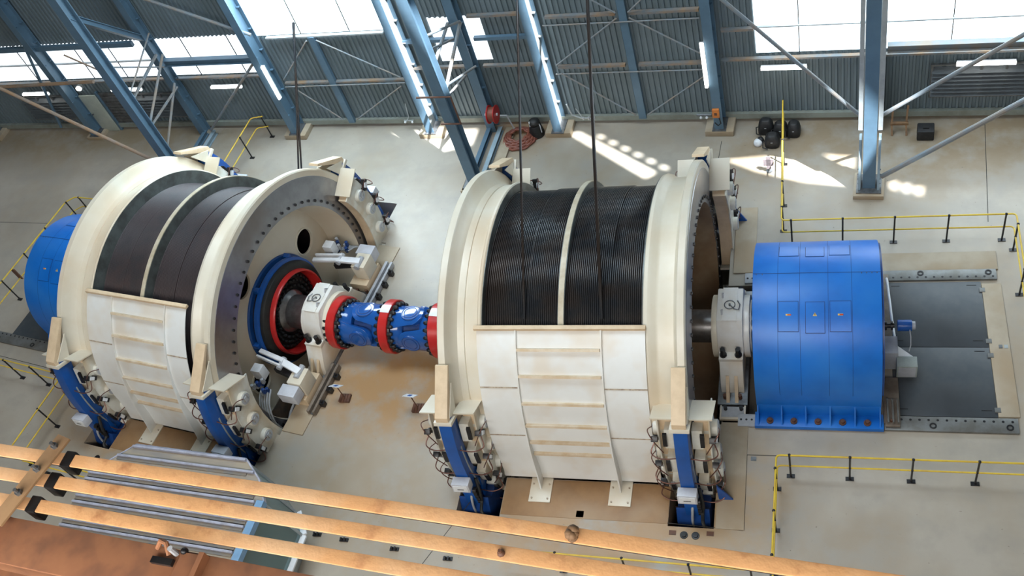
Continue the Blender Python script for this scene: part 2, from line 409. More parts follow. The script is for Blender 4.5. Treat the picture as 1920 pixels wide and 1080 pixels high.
def column(x, y, w, d, z1, label, name='steel_column', m=M_colblue, slab=True, mweb=None, slabdim=(.95, .8, .22), group=None):
    t = thing(name, label, 'steel column', FH, (x, y, 0), group)
    mb = MB(); z0 = slabdim[2] if slab else 0
    mb.box(x-w/2, x+w/2, y-d/2, y-d/2+.03, z0, z1); mb.box(x-w/2, x+w/2, y+d/2-.03, y+d/2, z0, z1)
    mb.build('flange', m, t)
    wb_ = MB(); wb_.box(x-.012, x+.012, y-d/2+.03, y+d/2-.03, z0, z1)
    k = z0+.9
    while k < min(z1, 9):
        wb_.box(x-w/2+.02, x+w/2-.02, y-d/2+.03, y-d/2+.13, k-.01, k+.01); wb_.box(x-w/2+.02, x+w/2-.02, y+d/2-.13, y+d/2-.03, k-.01, k+.01); k += .95
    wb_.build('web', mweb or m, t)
    if slab:
        a, b, c = slabdim
        MB().box(x-a/2, x+a/2, y-b/2, y+b/2, 0, c).build('plinth', M_slab, t, bevel=.015)
        MB().box(x-w/2-.08, x+w/2+.08, y-d/2-.08, y+d/2+.08, c, c+.03).build('base_plate', M_dsteel, t)
    return t
ZC = 24.0
column(-32.0, 25.25, .30, .50, ZC, 'slanting blue wall column, crossed by a rusty tube near the far corner', slabdim=(.8, .7, .15))
column(-37.8, 25.25, .30, .50, ZC, 'blue wall column at the very edge of the scene past the dark louvre')
column(-26.45, 25.3, .30, .42, ZC, 'rear blue column of the lattice pair behind the far winder', slab=False)
column(-21.9, 25.22, .32, .62, ZC, 'blue column with a lit tube lamp up its side, by the rope pair')
column(-16.0, 25.22, .30, .66, ZC, 'slanting column with a sunlit web just before the lattice column', mweb=M_colgrey)  # web coloured paler than the blue flanges to imitate sunlight
column(-13.65, 25.35, .34, .42, ZC, 'rear blue column of the lattice pair with the red hose reel on it', slab=False)
column(-11.0, 25.22, .30, .70, ZC, 'blue column with a brilliantly sunlit white web beside the vacuum cleaner', mweb=M_colgrey)  # pale web colour paints in sunlight on a blue column
column(-5.3, 25.22, .30, .62, ZC, 'blue column carrying the orange call box and a vertical tube lamp')
column(-.45, 25.25, .56, .5, ZC, 'wide pale grey column close behind the tall upright front column', m=M_colgrey, slab=False)
for x, lab, n in ((-19.5, 'slim mid post in the low green bay behind the rope pair', 4.4), (-8.0, 'slim blue mid post between the sunlit column and the column with the call box', 9.)):
    t = MB().box(x-.13, x+.13, 25.42, 25.56, .3, n).build('mid_post', M_colblue, None, FH, org=(x, 25.49, .3)); tag(t, lab, 'steel post')
# front crane columns
def front_column(x, label, w=.36, d=.42, base=True, m=M_colblue):
    t = thing('crane_column', label, 'steel column', FH, (x, 22.5, 0), None)
    mb = MB(); mb.box(x-w/2, x+w/2, 22.5-d/2, 22.5-d/2+.035, .2, ZC); mb.box(x-w/2, x+w/2, 22.5+d/2-.035, 22.5+d/2, .2, ZC); mb.build('flange', m, t)
    MB().box(x-.015, x+.015, 22.5-d/2+.03, 22.5+d/2-.03, .2, ZC).build('web', m, t)
    if base:
        MB().box(x-.44, x+.44, 22.0, 23.0, 0, .16).build('plinth', M_slab, t, bevel=.015)
        MB().box(x-.36, x+.36, 22.1, 22.9, .16, .20).build('base_plate', M_dsteel, t)
    return t
cA = front_column(-26.05, 'tall slanting blue crane column rising behind the far winder drum')
cB = front_column(-13.5, 'tall blue crane column wearing a square pipe frame, mid hall')
cD = front_column(-.45, 'tall upright blue crane column nearest the big yellow railing')
for sx in (-1, 1):
    x = -.45+sx*.27
    g = MB(); g.prism([(22.22, .2), (22.86, .2), (22.80, 1.0), (22.70, 2.1), (22.42, 2.1), (22.3, 1.0)], x-.035, x+.035)
    gp = g.build('gusset', M_gusset, cD)
    nb = MB()
    for k in range(4): nb.cyl((x+sx*.03, 22.36, .35+.2*k), (x+sx*.06, 22.36, .35+.2*k), .022, n=8)
    nb.build('bolt_row', M_dsteel, gp)
    c = MB(); c.box(x-.06*1, x+.06*1, 22.3, 22.36, 2.6, 7.5); c.build('cable_duct', M_colgrey, cD)
# lattice between front and rear columns
def lattice(x, pairs, label_fmt):
    for k, (zf, zr, r, lab) in enumerate(pairs):
        o = MB(); o.tube([(x, 22.72, zf), (x, 25.12, zr)], r); o = o.build('lacing_bar', M_tube, None, FH, org=(x, 22.72, zf)); tag(o, lab, 'lacing bar')
lattice(-13.85, [(4.6, 4.95, .06, 'pale lacing tube high between the middle lattice columns'), (5.6, 4.3, .045, 'upper thin slanting lacing bar of the middle lattice pair'),
                (3.5, 2.75, .045, 'lower slanting lacing bar of the middle lattice pair, above the square frame')], '')
lattice(-13.4, [(4.2, 4.95, .06, 'second pale lacing tube between the middle lattice columns'), (6.3, 5.0, .045, 'topmost slanting lacing bar of the middle lattice pair'),
               (4.3, 3.1, .045, 'middle slanting lacing bar of the lattice pair near the hose reel')], '')
lattice(-26.25, [(3.9, 4.2, .06, 'straight lacing tube between the far lattice columns'), (2.6, 2.6, .05, 'slanting lacing bar low on the far lattice pair'),
                (5.6, 3.6, .03, 'thin crossing lacing rod of the far lattice pair'), (1.3, 2.8, .05, 'lowest lacing bar of the far lattice pair')], '')
lattice(-25.95, [(3.0, 4.2, .05, 'rusty lacing tube beside the far lattice columns'), (4.4, 5.2, .03, 'upper crossing lacing rod of the far lattice pair')], '')
# sill beams on the floor under the two lattice pairs
for x, lab in ((-13.5, 'middle'), (-26.1, 'far')):
    for k, dx in enumerate((-.22, .22)):
        o = MB().ibeam((x+dx-(.0), 22.7, .12), (x+dx, 25.2, .12), .16, .22, (0, 0, 1)).build('sill_beam', M_colblue if k == 0 else M_gusset, None, FH, org=(x+dx, 22.7, 0))
        tag(o, ('dark' if k == 0 else 'pale') + ' blue steel sill on the floor between the %s lattice columns' % lab, 'steel beam')
tag(MB().box(-13.12, -12.72, 22.3, 25.3, 0, .10).build('concrete_kerb', M_slab, None, FH, org=(-12.9, 23.8, 0), bevel=.01), 'brown concrete kerb beside the sill beams next to the coiled hose', 'kerb')
tag(MB().box(-13.9, -13.2, 22.05, 22.75, 0, .16).build('pad_plate', M_brownst, None, FH, org=(-13.55, 22.4, 0)), 'rusty base pad under the middle crane column', 'base pad')
# square pipe frame round the middle column
fr = MB(); fr.tube([(-14.25, 22.2, 4.3), (-13.05, 22.2, 4.3), (-13.05, 22.2, 3.15), (-13.75, 22.2, 3.15)], .035)
tag(fr.build('square_hoop', M_brownst, None, FH, org=(-13.6, 22.2, 3.15)), 'reddish brown square pipe frame fixed round the middle crane column', 'pipe frame')
# bracing tubes
def brace(p0, p1, r, label, m=M_tube, name='brace_tube'):
    o = MB().tube([p0, p1], r, 10); o = o.build(name, m, None, FH, org=p0); return tag(o, label, 'brace')
brace((-.75, 22.6, 2.9), (-4.55, 22.6, 7.4), .055, 'sloping brace tube rising from the tall upright column towards the call box column')
brace((-.15, 22.6, 2.9), (5.4, 22.6, 7.4), .06, 'upper sloping brace tube beyond the tall upright column, over the dark louvre')
brace((-.1, 22.45, .55), (6.5, 22.45, 6.1), .075, 'lower thick sloping brace tube beyond the tall upright column, above the black box')
brace((-26.5, 22.45, 1.0), (-34.2, 22.45, 7.2), .07, 'rusty sloping brace tube running from the far drum up towards the far corner', m=mat('rusty_tube_paint', (.30, .24, .19), (.36, .22, .12), 1.6, .55))
brace((-38, 23.6, 4.05), (-28.3, 23.6, 4.25), .07, 'level rusty tube crossing the bright strip near the far corner', m=MATS['rusty_tube_paint'])
brace((-30.6, 25.1, 4.4), (-28.6, 25.1, 3.0), .035, 'thin rusty rod slanting across the bright strip near the far corner', m=MATS['rusty_tube_paint'])
brace((-33.6, 25.1, .6), (-32.2, 25.1, 5.0), .06, 'blue brace beside the slanting column', m=M_colblue)
brace((-21.6, 25.1, 4.9), (-25.6, 25.1, 6.9), .06, 'grey brace tube high between the far lattice pair and the rope pair')
brace((-25.9, 25.05, .35), (-22.2, 25.05, 3.6), .05, 'grey brace tube rising to the column by the rope pair')
for p0, p1, lab in (((-19.7, 4.3), (-21.5, 2.55), 'upper short'), ((-19.3, 4.3), (-16.6, 2.5), 'upper long'), ((-21.2, 2.1), (-19.8, .5), 'lower near-rope'), ((-16.7, 2.1), (-19.2, .5), 'lower long')):
    brace((p0[0], 25.4, p0[1]), (p1[0], 25.4, p1[1]), .028, lab+' diagonal rod in the low green bay behind the rope pair')
for p0, p1, lab in (((-10.6, 2.8), (-8.2, 4.6), 'upper rising'), ((-7.8, 4.6), (-5.6, 3.0), 'upper falling'), ((-10.5, 2.45), (-8.2, .5), 'lower falling'), ((-5.6, 2.2), (-7.8, .5), 'lower rising'), ((-8.2, 4.8), (-9.6, 5.9), 'topmost short'), ((-7.8, 4.8), (-6.6, 5.9), 'topmost slanting')):
    brace((p0[0], 25.4, p0[1]), (p1[0], 25.4, p1[1]), .028, lab+' diagonal rod in the bay between the sunlit column and the call box column')
for z, lab in ((4.45, 'upper'), (2.42, 'lower')):
    brace((-10.7, 25.4, z), (-5.6, 25.4, z), .025, lab+' level pale rod between the sunlit column and the call box column')
brace((-21.6, 25.4, 2.2), (-16.5, 25.4, 2.24), .025, 'level pale rod in the low green bay behind the rope pair')

# ------------------------------------------------------------------ lamps, louvres, door
def tubelamp(p0, p1, label, group=None):
    t = thing('tube_lamp', label, 'lamp', FH, p0)
    a = Vector(p0); b = Vector(p1)
    MB().bar(a+Vector((0, .07, 0)), b+Vector((0, .07, 0)), .14, .05, (0, 1, 0)).build('lamp_body', M_white, t)
    MB().tube([a, a.lerp(b, .5), b], .055, 10).build('lit_cover', M_lamp, t)
    return t
tubelamp((-3.85, 25.35, 2.42), (-2.45, 25.35, 2.42), 'lit tube lamp on the wall above the heap of black bags')
tubelamp((1.85, 25.35, 2.36), (3.45, 25.35, 2.36), 'lit tube lamp just above the dark louvre past the tall upright column')
tubelamp((-24.9, 25.35, 2.33), (-23.5, 25.35, 2.33), 'lit tube lamp on the wall between two slanting columns near the rope pair')
tubelamp((-34.6, 25.35, 2.25), (-33.2, 25.35, 2.25), 'lit tube lamp above the farthest dark louvre')
tubelamp((-29.8, 25.35, 2.33), (-28.3, 25.35, 2.33), 'lit tube lamp beside the pale door panel')
tubelamp((-21.66, 24.85, 2.1), (-21.66, 24.85, 3.65), 'upright lit tube lamp on the column by the rope pair')
tubelamp((-5.52, 24.85, 2.15), (-5.52, 24.85, 3.9), 'upright lit tube lamp on the call box column')
t = thing('bulkhead_lamp', 'round lit bulkhead lamp on the wall above the pale door panel', 'lamp', FH, (-31.5, 25.6, 2.4))
MB().sphere((-31.5, 25.42, 2.42), .13, sc=(1, .7, .8)).build('lit_cover', M_lamp, t); MB().box(-31.6, -31.4, 25.46, 25.62, 2.33, 2.5).build('lamp_body', M_colgrey, t)
def louvre(x0, x1, z0, z1, n, label):
    t = thing('wall_louvre', label, 'louvre', FH, (x0, 25.62, z0))
    f = MB(); f.box(x0-.05, x1+.05, 25.54, 25.62, z0-.05, z0); f.box(x0-.05, x1+.05, 25.54, 25.62, z1, z1+.05)
    for k in range(n+1):
        x = x0+(x1-x0)*k/n; f.box(x-.035, x+.035, 25.54, 25.62, z0, z1)
    f.build('louvre_frame', M_dsteel, t)
    s = MB(); z = z0+.06
    while z < z1-.1:
        s.prism([(25.46, z), (25.63, z+.12), (25.635, z+.135), (25.475, z)], x0, x1); z += .15
    s.build('slats', mat('louvre_slat_paint', (.10, .12, .135), (.075, .09, .10), 2, .5) if 'louvre_slat_paint' not in MATS else MATS['louvre_slat_paint'], t)
    MB().box(x0+.08, x1-.08, 25.60, 25.605, z0+.01, z0+.035).build('daylight_slit', M_win, t)
louvre(1.2, 5.3, .95, 2.15, 6, 'dark wall louvre past the tall upright column, beneath a tube lamp')
louvre(-35.2, -32.6, .7, 1.9, 3, 'dark wall louvre in the farthest corner beyond the slanting columns')
louvre(-29.6, -26.9, .7, 1.9, 3, 'dark wall louvre behind the far lattice columns')
t = thing('wall_panel_door', 'pale greenish door leaf standing at the wall between slanting columns', 'door', FH, (-31.4, 25.6, 0))
MB().box(-31.85, -31.0, 25.44, 25.5, .03, 2.0).build('door_leaf', M_doorp, t, bevel=.008); MB().cyl((-31.75, 25.44, 1.0), (-31.75, 25.38, 1.0), .03).build('door_handle', M_dsteel, t)
t = thing('roller_shutter', 'dark shuttered opening beside the pale door leaf', 'shutter', FH, (-30.4, 25.62, 0))
sh = MB(); 
for k in range(24): sh.box(-30.9, -29.9, 25.58-.015*(k % 2), 25.63, .1+k*.08, .1+k*.08+.07)
sh.build('slats', M_dsteel, t); MB().box(-30.98, -30.9, 25.5, 25.62, 0, 2.1).build('door_jamb', M_colblue, t)

# ------------------------------------------------------------------ winder drums
def drum(frame, sg, label, rope_mat, rr, web_mat):
    t = thing('winder_drum', label, 'winder drum', frame, (6.36 if sg > 0 else lu(-6.36), 0, 0))
    def mb(): return MB(sg)
    # wound rope, two compartments
    for (a, b) in ((4.30, 6.30), (6.44, 8.42)):
        n = 40; p = (b-a)/n; prof = []
        for i in range(n):
            for k in range(5):
                th = PI*(1-k/5.); prof.append((a+p*(i+.5)+.5*p*math.cos(th), rr-(.03 if (i > 22) == (a > 6) and i % 40 > 0 else 0)+.036*math.sin(th)))
        prof.append((b, rr))
        m = mb(); m.lathe(prof, AX, 120); m.build('rope_winding', rope_mat, t, angle=75)
    mb().ring(6.30, 6.44, 3.3, 4.17, AX, 120).build('divider_flange', MATS.get('divider_paint') or mat('divider_paint', (.56, .50, .38), (.42, .34, .22), 2, .45), t)
    for x0, x1 in ((6.285, 6.305), (6.435, 6.455)):
        m = mb(); m.ring(x0, x1, 3.3, 4.15, AX, 120); m.build('divider_face', MATS.get('kicker') or mat('kicker', (.15, .17, .165), (.09, .095, .09), 2, .4, .5), t)
    for k, sd in enumerate((-1, 1)):            # inner (coupling) end and outer (motor) end
        X = lambda x: 6.36+sd*x
        prof_in = [(X(2.06), 3.3), (X(2.06), 4.21), (X(2.09), 4.24), (X(2.15), 4.23), (X(2.19), 4.17), (X(2.50), 4.16), (X(2.515), 4.13), (X(2.535), 4.13), (X(2.55), 4.16), (X(2.72), 4.20), (X(2.86), 4.36), (X(2.90), 4.55), (X(2.93), 4.60), (X(3.10), 4.60), (X(3.13), 4.56), (X(3.13), 4.36)]
        prof_out = [(X(2.06), 3.3), (X(2.06), 4.19), (X(2.09), 4.24), (X(2.18), 4.27), (X(2.28), 4.24), (X(2.36), 4.17), (X(2.44), 4.15), (X(2.80), 4.17), (X(2.88), 4.30), (X(2.92), 4.55), (X(2.94), 4.60), (X(3.10), 4.60), (X(3.13), 4.56), (X(3.13), 4.36)]
        m = mb(); m.lathe(prof_in if sd*sg < 0 else prof_out, AX, 120)
        ch = m.build('cheek', M_cream, t)
        m = mb(); m.ring(X(2.045), X(2.065), 3.3, 4.20, AX, 120); m.build('rope_kicker_ring', MATS.get('kicker') or mat('kicker', (.16, .18, .17), (.10, .10, .09), 2, .4, .5), t)
        m = mb(); m.lathe([(X(3.13), 4.38), (X(3.14), 4.37), (X(3.14), 3.44)], AX, 120); m.build('brake_disc', M_disc, t)
        # dished web with four round openings
        m = mb(); m.lathe([(X(3.13), 3.44), (X(3.10), 3.42), (X(2.25), 3.30), (X(2.08), 3.24)], AX, 96); m.build('web_rim', web_mat, t)
        nn = 24
        m = mb()
        seg = 96; holes = [R(70+90*j) for j in range(4)]
        # web built as polar grid, quads whose centre lies in an opening are dropped
        rs = [.5, .9, 1.4] + [1.84+.04*j for j in range(27)] + [3.0, 3.26]
        vs = []; fs = []; SEG = 240
        for r_ in rs:
            for i in range(SEG):
                a = 2*PI*i/SEG; vs.append((X(2.08+(.10*(3.26-r_)/2.7)), -r_*math.cos(a), 1+r_*math.sin(a)))
        for j in range(len(rs)-1):
            rc = (rs[j]+rs[j+1])/2
            for i in range(SEG):
                ac = 2*PI*(i+.5)/SEG; skip = False
                for h in holes:
                    if (rc*math.cos(ac)-2.36*math.cos(h))**2+(rc*math.sin(ac)-2.36*math.sin(h))**2 < .44**2: skip = True
                if not skip: fs.append((j*SEG+i, j*SEG+(i+1) % SEG, (j+1)*SEG+(i+1) % SEG, (j+1)*SEG+i))
        m.add(vs, fs); web = m.build('dished_web', web_mat, t)
        for h in holes:
            q = mb(); cy, cz = -2.36*math.cos(h), 1+2.36*math.sin(h)
            q.ring(X(2.06), X(2.15), .42, .47, (cy, cz), 40); q.build('opening_rim', M_cream, web)
        m = mb(); m.lathe([(X(2.2), .45), (X(2.2), .95), (X(2.0), 1.05)], AX, 48); m.build('hub', M_cream, t)
        # bolts round the brake path
        bmsh = MB().cyl((-.03, 0, 0), (.03, 0, 0), .045, n=6).mesh('bolt'); bmsh.materials.append(M_black)
        o6 = ORG[t.name]; Ms = []
        vis = (sd*sg > 0 and sg > 0) or (sg < 0 and sd < 0)
        if vis:
            for j in range(66):
                a = 2*PI*j/66+.02
                Ms.append(Matrix.Translation(((X(3.15) if sg > 0 else lu(-X(3.15)))-o6[0], -3.60*math.cos(a)-o6[1], 1+3.60*math.sin(a)-o6[2])))
            instances(bmsh, 'bolt', t, Ms)
    mb().cyl((2.6, 0, 1), (9.9, 0, 1), .46, n=40).build('shaft', M_steel, t)
    return t
dR = drum(FR, 1, 'cream winder drum nearer the big blue motor, wound with two sections of dark wet rope', M_rope, 3.95, M_webbrown)
dL = drum(FL, -1, 'cream winder drum at the far end, its polished brake disc and clutch facing the coupling', M_rope2, 3.78, M_cream)

# curved plate guard in front of each drum
def guard(frame, sg, label):
    t = thing('rope_guard', label, 'guard', frame, (6.36*sg, -4.7, 0))
    def mb(): return MB(sg)
    def prof(off, a0=53., a1=0., n=26, tail=True):
        P = [pol(4.30+off, a0+(a1-a0)*i/n) for i in range(n+1)]
        if tail: P += [(-4.34-off, .6), (-4.43-off, .12)]
        return P
    G0 = 4.2 if sg > 0 else 4.44
    out = prof(.0); inn = prof(-.02)
    mb().prism(out+inn[::-1], G0, 8.50).build('curved_sheet', M_guard, t, angle=20)
    # top lip
    p = pol(4.33, 53.4); m = mb(); m.box(G0-.06, 8.52, p[0]-.07, p[0]+.05, p[1]-.05, p[1]+.04); m.build('top_lip', M_peach, t, bevel=.01)
    for x in (5.24, 7.42):
        a = prof(.0); b = []
        n = len(a)
        for i, q in enumerate(a):
            k = i/(n-1.); w = .06+.10*max(0, k-.35)+.75*max(0, k-.62)**1.4
            b.append((q[0]-w*(1 if k > .9 else math.cos(R(53*(1-k)))), q[1]+w*(0 if k > .9 else math.sin(R(53*(1-k))))))
        b[-1] = (b[-1][0], .04); a[-1] = (a[-1][0], .04)
        mb().prism(a+b[::-1], x-.02, x+.02).build('side_rib', M_guard, t, angle=20)
        f = mb(); f.box(x-.30, x+.30, -5.12, -4.40, .0, .05); f = f.build('foot', M_cream, t, bevel=.008)
        for dx in (-.22, .22):
            for yy in (-5.02, -4.6): mb().cyl((x+dx, yy, .05), (x+dx, yy, .08), .025, n=8).build('foot_bolt', M_rust_edge, f)
    for k, a in enumerate((46.5, 37.5, 27.5, 18.5, 10.5, 4.0)):
        c = mb(); r0, r1 = 4.30, 4.385
        P = [pol(r0, a), pol(r1, a), pol(r1, a-.9), pol(r0, a-.9)]
        c.prism(P, 5.27, 7.39).build('cross_stiffener', M_stiff, t)
    for a in (33.0, 13.0):
        for x0, x1 in ((G0, 5.22), (7.44, 8.5)):
            c = mb(); c.prism([pol(4.30, a), pol(4.308, a), pol(4.308, a-.5), pol(4.30, a-.5)], x0, x1).build('plate_seam', M_rust_edge, t)
    return t
guard(FR, 1, 'curved cream plate guard with ribs in front of the drum nearer the motor')
guard(FL, -1, 'curved cream plate guard with ribs in front of the far drum, beside the cabin roof')

# ------------------------------------------------------------------ brake stands
def brake_proto():
    t = thing('brake_stand', '', 'brake', FR, (0, -5.0, 0), 'brake stands at the disc rims')
    # blue curved beam, outer rim of the disc
    P = [pol(5.08+.016*max(0, 3-a), a) for a in range(27, -17, -3)] + [pol(4.63-.03*max(0, -a), a) for a in range(-15, 30, 3)]
    fr_ = MB().prism(P, -.17, .17).build('curved_post', M_blue, t, bevel=.015, angle=20)
    for s_ in (-1, 1):
        P = [pol(4.86, a) for a in range(14, -14, -3)] + [pol(4.82, a) for a in range(-13, 17, 3)]
        MB().prism(P, s_*.17, s_*.185).build('edge_strip', M_colgrey, fr_)
    b = MB(); b.prism([(-5.45, -1.9), (-4.35, -1.9), (-4.35, -.35), (-4.95, -.15), (-5.1, .1), (-5.3, -.3)], -.42, .42); b.build('pedestal', M_dblue, t, bevel=.01)
    for s in (-1, 1):
        g = MB(); g.prism([(-5.15, -.9), (-4.75, -.9), (-4.75, .55)], s*.20, s*.24); g.build('pedestal_gusset', M_blue, t)
        # side plate carrying the calipers
        P = [pol(4.60, a) for a in range(25, -26, -3)] + [pol(3.76, a) for a in range(-25, 27, 3)]
        MB().prism(P, s*.60, s*.64).build('side_plate', M_white2, t, bevel=.006, angle=20)
        P = [pol(4.40, a) for a in range(24, -25, -4)] + [pol(3.80, a) for a in range(-24, 26, 4)]
        MB().prism(P, s*.24, s*.60).build('caliper_carrier', M_peach, t, bevel=.01, angle=20)
        for a in (18, 6.5, -6, -17.5):
            c = MB(); c.prism([pol(4.70, a+3.6), pol(4.38, a+4.0), pol(4.38, a-4.0), pol(4.70, a-3.6)], s*.20, s*.46); cb = c.build('caliper_body', M_white2, t, bevel=.015)
            y, z = pol(4.20, a)
            c = MB(); c.cyl((s*.46, y, z), (s*.78, y, z), .205, n=24); cy = c.build('brake_cylinder', M_white2, t, bevel=.012)
            c = MB(); c.ring(.78*s, .80*s, .10, .17, (y, z), 20); c.box(s*.78-.02, s*.80+.02, y-.05, y+.05, z-.09, z+.09); c.build('cylinder_cap', M_zinc, cy)
            h = MB(); y, z = pol(4.62, a-.5); M_ = Matrix.Translation((0, y, z)) @ Matrix.Rotation(R(a-70), 4, 'X')
            h.box(s*.62, s*.74, -.13, .13, -.035, .035, M_); h.box(s*.62, s*.78, -.19, -.10, -.07, .07, M_); h.box(s*.62, s*.78, .10, .19, -.07, .07, M_)
            hv = h.build('valve_block', M_black, t, bevel=.008)
            MB().box(s*.74, s*.80, -.08, .08, -.05, .05, M_).build('valve_cap', M_white, hv)
            MB().prism([pol(4.76, a+2.2), pol(4.70, a+2.6), pol(4.70, a-2.6), pol(4.76, a-2.2)], s*.40, s*.50).build('spring_pack', M_black, cb)
            pts = [pol(4.66, a-1.5), pol(4.84, a-4), pol(4.98, a-4.5), pol(4.95, a-4.5)]
            xs = [s*.72, s*.80, s*.55, s*.16]
            MB().tube(crv([(xs[i], pts[i][0], pts[i][1]) for i in range(4)]), .016, 6).build('hydraulic_pipe', M_pipe, t)
            pts = [pol(4.3, a+1), pol(4.66, a+3), pol(4.78, a+.5), pol(4.74, a-5)]
            MB().tube(crv([(s*x, p[0], p[1]) for x, p in zip((.80, .86, .74, .52), pts)]), .014, 6).build('hydraulic_pipe', M_pipe, t)
        # sloping cover plate on top of the housing
        y0, z0 = pol(4.86, 26.5); y1, z1 = pol(3.92, 26)
        c = MB(); c.prism([(y0, z0), (y1, z1), (y1+.01, z1+.03), (y0+.01, z0+.04)], s*.17, s*.74); c.build('cover_plate', M_cream, t)
        # end plate at the foot of the housing
        c = MB(); c.prism([pol(4.75, -25), pol(3.7, -25), pol(3.7, -26), pol(4.75, -26)], s*.2, s*.70); c.build('end_plate', M_cream, t)
    # cream fender arm above the rim
    w = .17
    arm = MB().prism([pol(4.68, 42), pol(4.76, 42), pol(5.22, 27.5), pol(5.16, 25), pol(5.08, 25)], -w, w).build('fender_arm', M_peach, t, bevel=.01)
    a2 = MB(); a2.prism([pol(4.66, 36), pol(5.10, 27), pol(4.66, 25.5)], -w-.02, -w+.01); a2.prism([pol(4.66, 36), pol(5.10, 27), pol(4.66, 25.5)], w-.01, w+.02); a2.build('fender_web', M_cream, arm)
    a3 = MB(); a3.prism([pol(4.64, 26.2), pol(5.2, 26.0), pol(5.2, 24.8), pol(4.64, 25.0)], -.24, .24); a3.build('fender_foot', M_cream, arm, bevel=.008)
    # junction box
    j = MB(); y, z = pol(5.26, 1); M_ = Matrix.Translation((0, y, z)) @ Matrix.Rotation(R(-8), 4, 'X')
    j.box(-.24, .24, -.13, .14, -.16, .16, M_); jb = j.build('junction_box', M_gbox, t, bevel=.012)
    k = MB(); k.box(-.20, .20, -.145, -.125, -.12, .12, M_); k.build('box_lid', M_white, jb, bevel=.006)
    k = MB(); k.box(-.09, .09, -.150, -.143, -.03, .0, M_); k.build('box_label', M_dsteel, jb)
    # hoses down to the pit
    h = MB()
    h.tube(crv([(.22, -4.9, .8), (.30, -5.15, .45), (.26, -5.2, .1), (.28, -5.45, .02), (.34, -5.52, -.12), (.34, -5.45, -.5)]), .045, 8); h.build('hose', M_rubber, t)
    h = MB(); h.tube(crv([(.05, -5.0, .55), (.02, -5.25, .2), (-.02, -5.3, -.4), (.05, -5.2, -1.0)]), .035, 8); h.build('hose', M_zinc, t)
    h = MB()
    for k in range(5): h.ring(.16, .26, .05, .09, (-5.16, .62-.14*k), 12)
    h.build('hose_clamps', M_black, t)
    return t
proto = brake_proto()
def stand(frame, u, rear, label, first=False):
    M_ = frame @ Matrix.Translation((u, 0, 0)) @ (Matrix.Rotation(PI, 4, 'Z') if rear else Matrix.Identity(4)) @ Matrix.Translation((0, -5.0, 0))
    if first: proto.matrix_world = M_; proto['label'] = label
    else: dup(proto, M_, label)
UD = 2.97
stand(FR, 6.36+UD, 0, 'front brake stand between the drum guard and the big blue motor, over the open pit', True)
_gs = []
stand(FR, 6.36-UD, 0, 'front brake stand at the coupling side of the drum nearer the motor')
stand(FR, 6.36+UD, 1, 'rear brake stand of the motor side disc, beside the bare floor slab')
stand(FR, 6.36-UD, 1, 'rear brake stand showing just past the thin rope on the near drum')
stand(FL, lu(-6.36+UD), 0, 'front brake stand of the far drum, nearest the coupling and above the cabin roof')
stand(FL, lu(-6.36-UD), 0, 'front brake stand at the motor end of the far drum')
stand(FL, lu(-6.36+UD), 1, 'rear brake stand with open blue pipework behind the polished disc of the far drum')
stand(FL, lu(-6.36-UD), 1, 'rear brake stand of the far drum showing between its rim and the yellow handrail')

for o_, yy in ((proto, -1), ([o for o in bpy.data.objects if o.get('label', '').startswith('rear brake stand of the motor side')][0], 1)):
    xs = yy*-1      # local x of the outward side
    q = MB(); q.box(min(xs*.62, xs*1.0), max(xs*.62, xs*1.0), -4.95, -4.55, .0, .03); q.prism([(xs*.64, .03), (xs*1.0, .03), (xs*.64, .75)], -4.78, -4.74, 1)
    q.build('side_gusset', M_blue, o_, org=(0, -5.0, 0))

